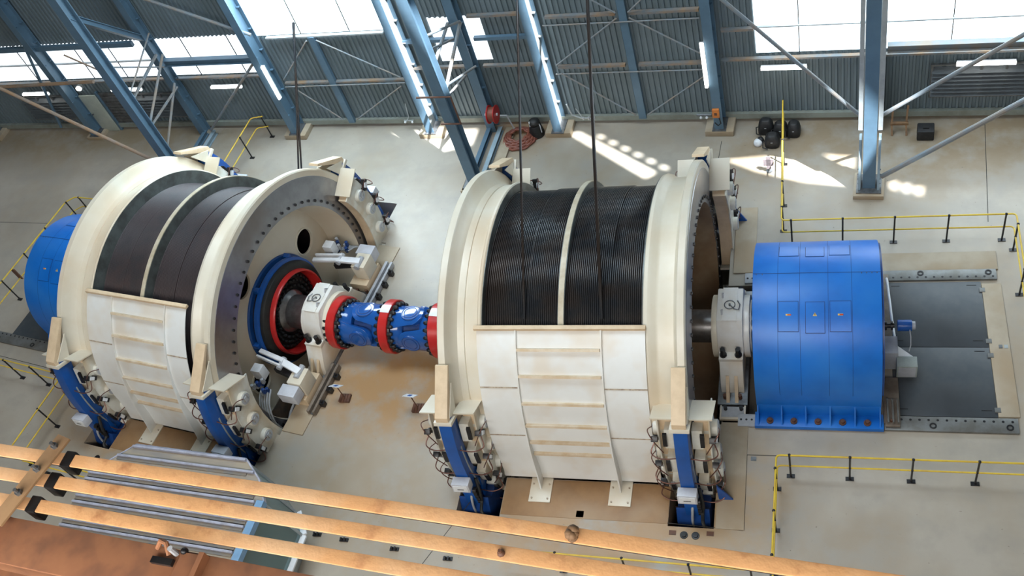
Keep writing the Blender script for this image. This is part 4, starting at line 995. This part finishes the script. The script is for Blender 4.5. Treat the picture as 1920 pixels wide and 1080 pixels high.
rail(FR, [(11.37, -7.05), (11.42, -4.03), (19.4, -4.02)], [(11.73, -4.02), (13.15, -4.03), (14.58, -4.03), (16.02, -4.02), (17.45, -4.02), (11.4, -4.4), (11.39, -5.53), (11.37, -6.65)], 'yellow railing with black posts along the front of the near motor, on the open floor')
rail(FR, [(4.6, -6.96), (11.2, -7.06)], [(6.2, -6.97), (7.87, -6.99), (9.47, -7.03), (10.9, -7.05)], 'yellow railing partly hidden under the orange conductor bars in front of the near drum')
rail(FLM, [(-14.2, 3.35), (-16.15, 3.3), (-16.4, 3.0), (-16.4, -1.7)], [(-15.95, 3.3), (-16.36, 2.98), (-16.38, 1.63), (-16.39, .33), (-16.4, -1.0)], 'yellow railing with black posts behind the far blue motor')
rail(FLM, [(-15.4, -3.99), (-11.0, -4.06)], [(-13.63, -4.03), (-12.34, -4.06), (-11.05, -4.06)], 'yellow railing in front of the far blue motor beside its sole plate')
rail(FLM, [(-10.8, -4.26), (-10.78, -6.95)], [(-10.81, -5.41), (-10.77, -6.86)], 'short yellow railing beside the front brake stand at the far motor end')
rail(FLM, [(-10.6, -6.98), (-7.0, -6.93)], [(-9.95, -6.98), (-8.53, -6.97), (-7.3, -6.94)], 'yellow railing running under the orange conductor bars to the cabin roof')
t = rail(FH, [(-23.0, 25.0), (-23.5, 24.9), (-23.6, 21.8)], [(-23.1, 25.0), (-23.49, 23.81), (-23.6, 22.2)], 'short yellow handrail near the wall, just behind the far drum')
tag(MB().box(-16.52, -16.30, -.42, -.38, .52, 1.06, Matrix.Identity(4)).build('hanging_sign', M_brownst, None, FLM, org=(-16.4, -.4, .5)), 'small dark red board hanging on the railing behind the far motor', 'sign')
# four low post sockets on the floor at the front
for (x, y), lab in zip(((-.98, -6.46), (-.12, -6.56), (1.44, -6.72), (3.02, -6.88)), ('nearest the cabin glass', 'second from the cabin glass', 'third from the cabin glass', 'farthest from the cabin glass')):
    t = thing('post_socket', 'small black post socket on the front floor, '+lab, 'socket', FR, (x, y, 0))
    MB().box(x-.13, x+.13, y-.05, y+.05, 0, .03).build('socket_plate', M_black, t); q = MB(); q.cyl((x-.05, y, .03), (x-.05, y, .14), .03, n=8); q.cyl((x+.05, y, .03), (x+.05, y, .14), .03, n=8); q.build('socket_pipe', M_black, t)

# little sign stands by the coupling
for (x, y), lab in zip(((-1.47, -2.02), (1.03, -2.31)), ('nearer the far drum', 'nearer the near drum')):
    t = thing('sign_stand', 'small white notice on a rusty block foot by the coupling, %s' % lab, 'sign', FR, (x, y, 0))
    q = MB()
    for k in range(4): q.box(x-.17+.09*k, x-.09+.09*k, y-.14, y+.14, 0, .09)
    q.build('block_foot', M_brownst, t, bevel=.005)
    MB().tube([(x, y, .05), (x-.03, y+.02, .62)], .018, 6).build('rod', M_brownst, t)
    Ms_ = Matrix.Translation((x-.05, y+.03, .68)) @ Matrix.Rotation(R(-40), 4, 'X') @ Matrix.Rotation(R(-14), 4, 'Z')
    pl_ = MB().box(-.20, .20, -.12, .12, 0, .012, Ms_).build('notice_plate', M_white, t)
    MB().box(-.06, .06, -.07, .06, .012, .016, Ms_).build('notice_symbol', M_blue, pl_)

# ------------------------------------------------------------------ loose things near the wall
t = thing('vacuum_cleaner', 'black upright drum vacuum cleaner standing by the sunlit column', 'vacuum cleaner', FH, (-11.84, 25.0, 0))
q = MB(); q.lathe([(0, .01), (0, .26), (.08, .28), (.45, .22), (.52, .20)], C0, 24); Mz = Matrix.Translation((-11.84, 25.0, .0)) @ Matrix.Rotation(-PI/2, 4, 'Y'); q.v = [tuple(Mz @ Vector(v)) for v in q.v]; q.build('tank', M_bag, t)
q = MB(); q.sphere((-11.84, 25.0, .60), .21, 16, 8, (1, 1, .7)); q.build('motor_head', M_rubber, t); q = MB(); q.tube([(-11.69, 25.0, .6), (-11.61, 24.9, .5), (-11.59, 24.85, .25)], .02, 6); q.build('hose_pipe', M_zinc, t); q = MB(); q.box(-11.99, -11.95, 24.85, 24.9, .5, .72); q.build('clasp', M_white, t)
q = MB(); pts = []
for k in range(7*28):
    a = 2*PI*k/28; r = .62-.035*(k/28.)*1.3+.03*math.sin(a*3+k); tilt = .05*math.sin(a)
    pts.append((-12.45+r*math.cos(a)*1.0, 24.72+r*math.sin(a)*.95, .05+.028*(k/28.)+tilt*.3))
q.tube(pts, .045, 7); tag(q.build('coiled_hose', M_hose, None, FH, org=(-12.45, 24.72, 0)), 'terracotta coloured hose lying in a coil on the floor below the red reel', 'hose')
t = thing('hose_reel', 'red fire hose reel fixed to the rear lattice column', 'hose reel', FH, (-13.35, 25.0, .9))
q = MB(); q.ring(-13.45, -13.42, .05, .34, (24.98, 1.02), 28); q.ring(-13.19, -13.16, .05, .34, (24.98, 1.02), 28); q.build('reel_disc', M_red, t); q = MB(); q.ring(-13.42, -13.19, .06, .27, (24.98, 1.02), 24); q.build('wound_hose', M_hose, t)
q = MB(); q.cyl((-13.6, 24.98, 1.02), (-13.12, 24.98, 1.02), .05, n=12); q.build('spindle', M_white, t); q = MB(); q.tube([(-13.1, 25.1, .85), (-12.85, 25.1, .85), (-12.7, 25.1, .1)], .03, 6); q.build('feed_pipe', M_zinc, t)
t = thing('call_box', 'orange call box fixed low on the blue wall column', 'call box', FH, (-5.3, 24.88, .7))
MB().box(-5.45, -5.22, 24.80, 24.90, .85, 1.20).build('case', M_ora, t, bevel=.02); MB().box(-5.38, -5.29, 24.78, 24.80, .98, 1.08).build('button', M_brownst, t); q = MB(); q.tube([(-5.25, 24.84, .85), (-5.2, 24.82, .6), (-5.3, 24.82, .5), (-5.4, 24.83, .62)], .02, 6); q.build('cord', M_rubber, t)
def bag(x, y, rx, ry, h, label, lean=0):
    t = thing('tool_bag', label, 'bag', FH, (x, y, 0))
    q = MB(); vs = []
    for zz, k in ((0, .95), (h*.35, 1.0), (h*.75, .85), (h, .5)):
        for i in range(16):
            a = 2*PI*i/16; c_, s_ = math.cos(a), math.sin(a); e_ = .6
            vs.append((x+rx*k*math.copysign(abs(c_)**e_, c_)+lean*zz, y+ry*k*math.copysign(abs(s_)**e_, s_), zz))
    q.add(vs, [tuple(range(16))[::-1], tuple(range(48, 64))]+[(l*16+i, l*16+(i+1) % 16, l*16+16+(i+1) % 16, l*16+16+i) for l in range(3) for i in range(16)])
    q.build('bag_body', M_bag, t, bevel=.025, angle=60)
    q = MB(); q.tube([(x-rx*.6, y-ry*.2, h*.5), (x-rx*1.15, y-ry*.6, h*.55), (x-rx*1.1, y-ry*1.2, h*.25), (x-rx*.5, y-ry*1.2, h*.12)], .022, 6); q.build('strap', M_rubber, t)
    q = MB(); q.box(x-.03, x+.03, y-ry*.92, y-ry*.80, h*.55, h*.6); q.build('buckle', M_zinc, t)
bag(-3.78, 25.05, .26, .22, .55, 'black backpack with a loop strap, nearest the call box column')
bag(-3.30, 24.95, .24, .24, .5, 'black bag behind the yellow rail end, in the middle of the heap')
bag(-2.88, 24.95, .22, .26, .5, 'black bag with a pale strip, closest to the tall upright column')
bag(-3.52, 24.45, .25, .25, .45, 'round black bag in front of the other black bags')
t = thing('hard_hat', 'white and black hard hat on the floor beside the black bags', 'hard hat', FH, (-3.98, 24.45, 0))
q = MB(); q.sphere((-3.98, 24.45, .06), .15, 16, 10, (1, 1.1, .9)); q.build('shell', M_white, t); q = MB(); q.sphere((-3.92, 24.53, .09), .13, 14, 8, (1, 1, .9)); q.build('liner', M_bag, t)
t = thing('post_sign', 'small cross shaped notice on a post on the sunlit floor behind the yellow railing', 'sign', FH, (-3.5, 23.2, 0))
q = MB(); q.cyl((-3.5, 23.2, 0), (-3.5, 23.2, .45), .03, n=8); q.cyl((-3.5, 23.2, 0), (-3.5, 23.2, .02), .10, n=24); q.build('stand', M_dsteel, t); q = MB(); q.box(-3.66, -3.34, 23.14, 23.17, .3, .58); q.box(-3.57, -3.43, 23.14, 23.17, .16, .70); q.build('notice_plate', mat('faded_notice', (.30, .25, .26), (.24, .20, .21), 9, .6), t)
t = thing('equipment_case', 'black square case on the floor beyond the tall upright column', 'case', FH, (1.12, 24.75, 0))
MB().box(.88, 1.38, 24.55, 24.98, 0, .38).build('case_body', M_bag, t, bevel=.04); MB().box(1.05, 1.22, 24.70, 24.85, .38, .42).build('handle', M_rubber, t)
t = thing('timber_trestle', 'brown timber trestle standing against the wall behind the brace tube', 'trestle', FH, (.35, 25.1, 0))
q = MB(); q.box(.08, .62, 24.95, 25.05, .30, .38); q.build('top_board', M_wood, t)
for dx in (.12, .55):
    q = MB(); q.bar((dx, 25.0, .3), (dx+.03, 24.8, 0), .06, .06, (1, 0, 0)); q.build('leg', M_wood, t); q = MB(); q.bar((dx, 25.0, .3), (dx+.03, 25.2, .9), .06, .06, (1, 0, 0)); q.build('leg', M_wood, t)
t = thing('tap_manifold', 'small pipe manifold with taps on the wall at the foot of the sunlit column', 'pipework', FH, (-10.2, 25.4, .3))
q = MB(); q.tube([(-10.6, 25.35, 1.1), (-10.5, 25.35, .6), (-10.2, 25.35, .45), (-9.7, 25.35, .42)], .03, 8); q.tube([(-10.3, 25.35, .9), (-10.1, 25.3, .45)], .02, 6); q.build('pipes', M_colgrey, t)
q = MB(); 
for x in (-10.1, -9.9, -9.7): q.cyl((x, 25.3, .42), (x, 25.3, .52), .04, n=8)
q.build('taps', M_zinc, t)
t = thing('tap_manifold', 'small pipe manifold with two bright taps on the wall by the call box column', 'pipework', FH, (-5.8, 25.4, .3))
q = MB(); q.tube([(-6.1, 25.4, .45), (-5.6, 25.4, .45)], .05, 8); q.build('pipes', M_dsteel, t)
for x in (-5.95, -5.75): q = MB(); q.sphere((x, 25.3, .42), .05, 8, 6); q.build('tap', M_lamp if False else M_white, t)
t = thing('valve_fitting', 'slim valve fitting with two bright ends on the wall of the low green bay', 'valve', FH, (-17.0, 25.4, .3))
q = MB(); q.tube([(-16.9, 25.45, 1.2), (-16.95, 25.4, .6), (-17.1, 25.35, .38)], .02, 6); q.tube([(-17.2, 25.38, .42), (-16.8, 25.38, .42)], .025, 6); q.build('pipes', M_colgrey, t)
for x in (-17.15, -16.85): q = MB(); q.sphere((x, 25.33, .38), .045, 8, 6); q.build('valve_end', M_white, t)

# ------------------------------------------------------------------ hoist ropes
def rope(frame, p0, p1, label, r=.035):
    # lay lines as three twisted strands
    a = Vector(p0); b = Vector(p1); d = (b-a).normalized(); e = d.orthogonal().normalized(); f = d.cross(e); n = 160
    q = MB(); q.tube([a.lerp(b, i/20.) for i in range(21)], r, 8)
    o = q.build('hoist_rope', M_rope, None, frame, org=p0); tag(o, label, 'rope')
def rope_from(frame, u, a, lat, t1, back, label, r):
    y, z = pol(4.03, a); s = -1 if back else 1
    d = Vector((lat, s*math.sin(R(a)), s*math.cos(R(a))))
    p0 = Vector((u, y, z)); rope(frame, tuple(p0), tuple(p0+d*t1), label, r)
rope_from(FR, 5.39, 56.5, -.035, 12.5, False, 'thin dark hoist rope running up from the coupling side winding of the near drum', .034)
rope_from(FR, 7.38, 56.4, -.05, 12.5, False, 'thick dark hoist rope running up from the motor side winding of the near drum', .046)
rope_from(FL, -6.40, 225, -.075, 13, True, 'slightly nearer-the-corner rope of the close pair rising behind the far drum', .036)
rope_from(FL, -6.12, 225, -.11, 13, True, 'coupling side rope of the close pair rising behind the far drum', .036)

# ------------------------------------------------------------------ crane conductor bars and girder in front of the camera
for k, (y, x1, lab) in enumerate(((1.565, 14, 'the one with the mud nest'), (1.445, 14, 'middle one of the three'), (1.315, 14, 'the one beside the brown girder'))):
    t = thing('conductor_bar', 'orange rust covered crane conductor bar, %s' % lab, 'conductor bar', FH, (-3, y, 19.9))
    yy = lambda x, y=y: y-(x+4)*.0115
    q = MB(); q.bar((-30, yy(-30), 19.985), (x1, yy(x1), 19.985), .064, .014); q.build('top_flange', M_orange, t, bevel=.004)
    q = MB(); q.bar((-30, yy(-30), 19.945), (x1, yy(x1), 19.945), .012, .07); q.build('web', M_zinc, t)
t = thing('bar_bracket', 'dusty flat steel bracket clamping the three orange conductor bars', 'bracket', FH, (-3.75, 1.45, 20.0))
q = MB(); q.bar((-3.845, 1.18, 20.03), (-3.74, 1.66, 20.03), .085, .014); q.build('flat_plate', M_bracket, t, bevel=.003)
for y, xx in ((1.60, -3.775), (1.47, -3.80), (1.34, -3.825)):
    q = MB(); q.cyl((xx+.02, y, 20.035), (xx+.02, y, 20.075), .010, n=8); q.cyl((xx+.02, y, 20.037), (xx+.02, y, 20.052), .018, n=6); q.build('stud', M_dsteel, t)
for y, xx in ((1.565, -3.70), (1.445, -3.72), (1.315, -3.75)):
    q = MB(); q.box(xx-.015, xx+.045, y-.042, y+.042, 19.90, 19.998); q.build('insulator', M_black, t, bevel=.008)
q = MB(); rr = random.Random(3)
for i in range(14): q.sphere((-1.10+.03*(rr.random()-.5), 1.532+.03*(rr.random()-.5), 19.99+.025*rr.random()), .014+.01*rr.random(), 8, 6)
tag(q.build('mud_nest', M_wood, None, FH, org=(-1.1, 1.532, 19.985)), 'lumpy brown mud nest stuck on one of the orange conductor bars', 'nest')
q = MB(); q.sphere((-1.37, 1.412, 19.99), .018, 8, 6); q.cyl((-1.37, 1.412, 19.98), (-1.37, 1.412, 20.02), .008, n=8)
tag(q.build('bar_bolt', M_brownst, None, FH, org=(-1.37, 1.412, 19.985)), 'small brown bolt on the middle orange conductor bar', 'bolt')
t = thing('crane_girder', 'brown painted crane girder edge below the orange bars', 'crane girder', FH, (-3.2, 1.1, 20.0))
gy = lambda x: -(x+3.9)*.022
q = MB(); q.bar((-30, 1.128+gy(-30), 19.99), (14, 1.128+gy(14), 19.99), .215, .02); q.build('top_flange', M_girder, t, bevel=.003)
q = MB(); q.bar((-30, 1.13+gy(-30), 19.69), (14, 1.13+gy(14), 19.69), .02, .58); q.build('girder_web', M_girder, t)
q = MB(); q.bar((-30, .86+gy(-30), 19.87), (14, .86+gy(14), 19.87), .32, .02); q.build('lower_ledge', M_girder, t)
MB().box(-2.80, -2.70, 1.01, 1.20, 20.0, 20.012).build('splice_plate', M_girder, t, bevel=.002)
MB().box(-2.685, -2.66, 1.01, 1.20, 20.0, 20.05).build('stiffener', M_girder, t)
t = thing('rail_clip', 'dark hook clip with a pale bolt on the brown crane girder', 'clip', FH, (-2.86, 1.17, 20.0))
q = MB(); q.tube([(-2.93, 1.20, 20.01), (-2.90, 1.22, 20.05), (-2.86, 1.21, 20.06), (-2.84, 1.17, 20.03)], .012, 8); q.build('hook', M_girder, t); q = MB(); q.cyl((-2.83, 1.19, 20.0), (-2.83, 1.19, 20.06), .013, n=8); q.build('bolt', M_zinc, t); q = MB(); q.box(-2.93, -2.82, 1.13, 1.16, 20.0, 20.02); q.build('pad', M_black, t); q = MB(); q.sphere((-2.79, 1.205, 20.01), .018, 10, 6); q.build('nut', M_black, t)

# ------------------------------------------------------------------ driver's cabin in front of the drums
def fh(x, y, z=0):   # winder frame (second) to hall coordinates
    p = FH.inverted() @ FLM @ Vector((x, y, z)); return (p.x, p.y)
t = thing('operator_cabin', 'glazed operator cabin with a ribbed roof, under the orange conductor bars', 'cabin', FH, (*fh(-2.5, -8), 0))
ZR = 3.0
Rp = [(-19.05, 9.62), (-15.45, 9.60), (-14.8, 9.07), (-14.40, 8.5), (-14.40, 5.2), (-20.12, 5.2), (-20.12, 8.62)]
q = MB(); q.prism(Rp, ZR-.12, ZR, 2); roof = q.build('roof_pan', M_pan, t)
def span(yv):
    xs = []
    for i in range(len(Rp)):
        a, b = Rp[i], Rp[(i+1) % len(Rp)]
        if (a[1] > yv) != (b[1] > yv): xs.append(a[0]+(b[0]-a[0])*(yv-a[1])/(b[1]-a[1]))
    return (min(xs), max(xs)) if len(xs) >= 2 else None
for yv in (9.54, 9.22, 8.62, 8.43, 7.93, 7.74, 7.24, 7.06, 6.55, 6.37, 5.87, 5.68):
    s_ = span(yv)
    MB().box(s_[0]+.04, s_[1]-(.22 if yv < 8.7 else .03), yv-.03, yv+.03, ZR, ZR+.09).build('roof_rib', M_ribl, roof, bevel=.006)
    if yv < 9.4: MB().box(s_[0]+.04, s_[1]-.24, yv-.11, yv-.03, ZR, ZR+.03).build('rib_shade_strip', M_ribshade, roof)  # dark strip paints the shade line along each rib
q = MB()
for i in (0, 1, 2, 6):
    a, b = Rp[i], Rp[(i+1) % len(Rp)]; q.bar((*a, ZR-.05), (*b, ZR-.05), .04, .14)
q.build('roof_edge', M_ribl, t)
q = MB(); a, b = Rp[3], Rp[4]; q.prism([a, (a[0]-.20, a[1]), (b[0]-.20, b[1]), b], ZR, ZR+.03, 2); q.bar((*a, ZR-.06), (*b, ZR-.06), .04, .2); q.build('edge_flashing', M_fascia, roof)
def wallpanels(i, m, nm, z0, z1, inset, outset):
    a, b = Rp[i], Rp[(i+1) % len(Rp)]
    cx = sum(p[0] for p in Rp)/7; cy = sum(p[1] for p in Rp)/7
    def off(p, k): return (p[0]+(cx-p[0])*k, p[1]+(cy-p[1])*k)
    a0, b0, a1, b1 = off(a, inset), off(b, inset), off(a, outset), off(b, outset)
    q = MB(); vs = [(*a0, z0), (*b0, z0), (*b1, z1), (*a1, z1)]
    d = Vector((cx, cy))-Vector(a); d.normalize()
    vs2 = [(v[0]+d.x*.02, v[1]+d.y*.02, v[2]) for v in vs]
    q.add(vs+vs2, [(0, 1, 2, 3), (7, 6, 5, 4), (0, 4, 5, 1), (1, 5, 6, 2), (2, 6, 7, 3), (3, 7, 4, 0)]); return q.build(nm, m, t)
for i in (0, 1, 2, 3, 6): 
    wallpanels(i, M_glass, 'window_pane', 1.0, ZR-.1, -.06, .03); wallpanels(i, M_colgrey, 'dado_panel', .0, .98, .06, -.05)
wallpanels(4, M_colgrey, 'back_panel', 0, ZR-.1, .05, .05); wallpanels(5, M_colgrey, 'back_panel', 0, ZR-.1, .05, .05)
q = MB()
cx = sum(p[0] for p in Rp)/7; cy = sum(p[1] for p in Rp)/7
for p in Rp: MB().bar((p[0]-(cx-p[0])*.06, p[1]-(cy-p[1])*.06, 1.0), (p[0]+(cx-p[0])*.03, p[1]+(cy-p[1])*.03, ZR-.1), .07, .07, (1, 0, 0)).build('window_post', M_colgrey, t)
q = MB()
for i in (2, 3):
    a, b = Rp[i], Rp[i+1]; q.bar((a[0]-(cx-a[0])*.07, a[1]-(cy-a[1])*.07, .98), (b[0]-(cx-b[0])*.07, b[1]-(cy-b[1])*.07, .98), .26, .06)
q.build('window_sill', M_white, t)

# ------------------------------------------------------------------ light
W = bpy.data.worlds.new('sky'); S.world = W; W.use_nodes = True
bg = W.node_tree.nodes['Background']; bg.inputs['Color'].default_value = (.72, .86, 1, 1); bg.inputs['Strength'].default_value = .6
def area(x, y, z, sx, sy, power, col, rot=(0, 0, 0), frame=FH, name='rooflight_and_fill'):
    l = bpy.data.lights.new(name, 'AREA'); l.shape = 'RECTANGLE'; l.size = sx; l.size_y = sy; l.energy = power; l.color = col
    o = bpy.data.objects.new(name, l); COL.objects.link(o); o.matrix_world = frame @ Matrix.Translation((x, y, z)) @ Matrix.Rotation(rot[2], 4, 'Z') @ Matrix.Rotation(rot[0], 4, 'X')
    return o
# daylight through the translucent roof sheets over the middle of the hall and the tall wall panels, plus an added front fill
area(-12, 19, 25.5, 16, 7, 4300, (.74, .89, 1.0))
area(-8, -9, 24.5, 30, 8, 7400, (1.0, .96, .91), (R(28), 0, 0))  # added fill from the camera side to brighten the drum guards
area(-19, 25.3, 7.0, 5, 5, 1700, (.72, .89, 1.0), (R(-60), 0, 0), name='wall_daylight')
area(4, 25.3, 4.8, 14, 3, 650, (.74, .89, 1.0), (R(-60), 0, 0), name='wall_daylight')
# unseen roof, its gaps invented to shape the sun patches below
SUN = Vector((-.42, .30, -.86)).normalized()
def roofhole(x, y, w, h):   # hall floor rectangle -> opening in the roof along the sun's path
    k = 27.0/-SUN.z; return (x-w/2-SUN.x*k, x+w/2-SUN.x*k, y-h/2-SUN.y*k, y+h/2-SUN.y*k)
sl = bpy.data.lights.new('sun', 'SUN'); sl.energy = 30; sl.angle = R(.5); sl.color = (.95, .98, 1)
so = bpy.data.objects.new('sun', sl); COL.objects.link(so); so.rotation_euler = (FH.to_3x3() @ SUN).to_track_quat('-Z', 'Y').to_euler()
HOLES = []
def hole_poly(pts):   # floor polygon in hall coordinates
    k = 27.0/-SUN.z; HOLES.append([(x-SUN.x*k, y-SUN.y*k) for x, y in pts])
hole_poly([(-10.6, 25.0), (-10.3, 25.1), (-7.2, 23.1), (-7.5, 22.85)])
for i in range(6):
    x = -9.6+i*.5; y = 24.95-.30*i; hole_poly([(x, y), (x+.24, y-.06), (x+.30, y-.2), (x+.06, y-.14)])
hole_poly([(-4.9, 23.7), (-3.4, 23.9), (-1.3, 23.3), (-1.1, 22.6), (-2.4, 22.75), (-3.9, 23.2)])
hole_poly([(-1.9, 23.95), (-.95, 23.85), (-.95, 23.3)])
for i in range(3): hole_poly([(.15+.35*i, 22.75-.1*i), (.4+.35*i, 22.8-.1*i), (.35+.35*i, 22.4-.1*i), (.2+.35*i, 22.45-.1*i)])
hole_poly([(-17.8, 25.2), (-14.3, 25.3), (-14.3, 24.5), (-15.5, 24.1), (-16.6, 24.6)])
# gaps added to throw sun on the webs of two wall columns
for cx in (-11.0, -16.0):
    kk = lambda z: (27.0-z)/-SUN.z
    HOLES.append([(cx-SUN.x*kk(z), y-SUN.y*kk(z)) for y, z in ((24.9, .2), (25.54, .2), (25.54, 7.5), (24.9, 7.5))])
rf = bmesh.new()
from mathutils.geometry import delaunay_2d_cdt
ex = (-50, 16, -16.2, 30)
vv = [Vector(p) for p in ((ex[0], ex[2]), (ex[1], ex[2]), (ex[1], ex[3]), (ex[0], ex[3]))]; ee = [(0, 1), (1, 2), (2, 3), (3, 0)]
for h in HOLES:
    o = len(vv); vv += [Vector(p) for p in h]; ee += [(o+i, o+(i+1) % len(h)) for i in range(len(h))]
v2, e2, f2, *_ = delaunay_2d_cdt(vv, ee, [], 0, 1e-5)
def inside(p, poly):
    c = False; n = len(poly)
    for i in range(n):
        a, b = poly[i], poly[(i+1) % n]
        if (a[1] > p[1]) != (b[1] > p[1]) and p[0] < (b[0]-a[0])*(p[1]-a[1])/(b[1]-a[1])+a[0]: c = not c
    return c
fs = []
for f in f2:
    c = sum((v2[i] for i in f), Vector((0, 0)))/len(f)
    if not any(inside(c, h) for h in HOLES): fs.append(tuple(f))
q = MB(); q.add([(v.x, v.y, 27.0) for v in v2], fs); struct(q.build('ceiling', M_plain, None, FH))

# ------------------------------------------------------------------ camera
cd = bpy.data.cameras.new('camera'); cam = bpy.data.objects.new('camera', cd); COL.objects.link(cam)
cd.sensor_width = 36; cd.lens = 36*1860.9/1920; cd.clip_start = .05; cd.clip_end = 300
yaw, pitch, roll = -.47325, .84235, -.37941
fwd = Vector((math.sin(yaw)*math.cos(pitch), math.cos(yaw)*math.cos(pitch), -math.sin(pitch)))
right = Vector((math.cos(yaw), -math.sin(yaw), 0)); up = right.cross(fwd)
r_ = right*math.cos(roll)+up*math.sin(roll); u_ = -right*math.sin(roll)+up*math.cos(roll)
cam.matrix_world = Matrix(((r_.x, u_.x, -fwd.x, 0), (r_.y, u_.y, -fwd.y, 0), (r_.z, u_.z, -fwd.z, 23.6), (0, 0, 0, 1)))
S.camera = cam
S.view_settings.view_transform = 'Standard'; S.view_settings.look = 'None'; S.view_settings.gamma = 1.0; S.view_settings.use_curve_mapping = False
S.view_settings.exposure = 0.0
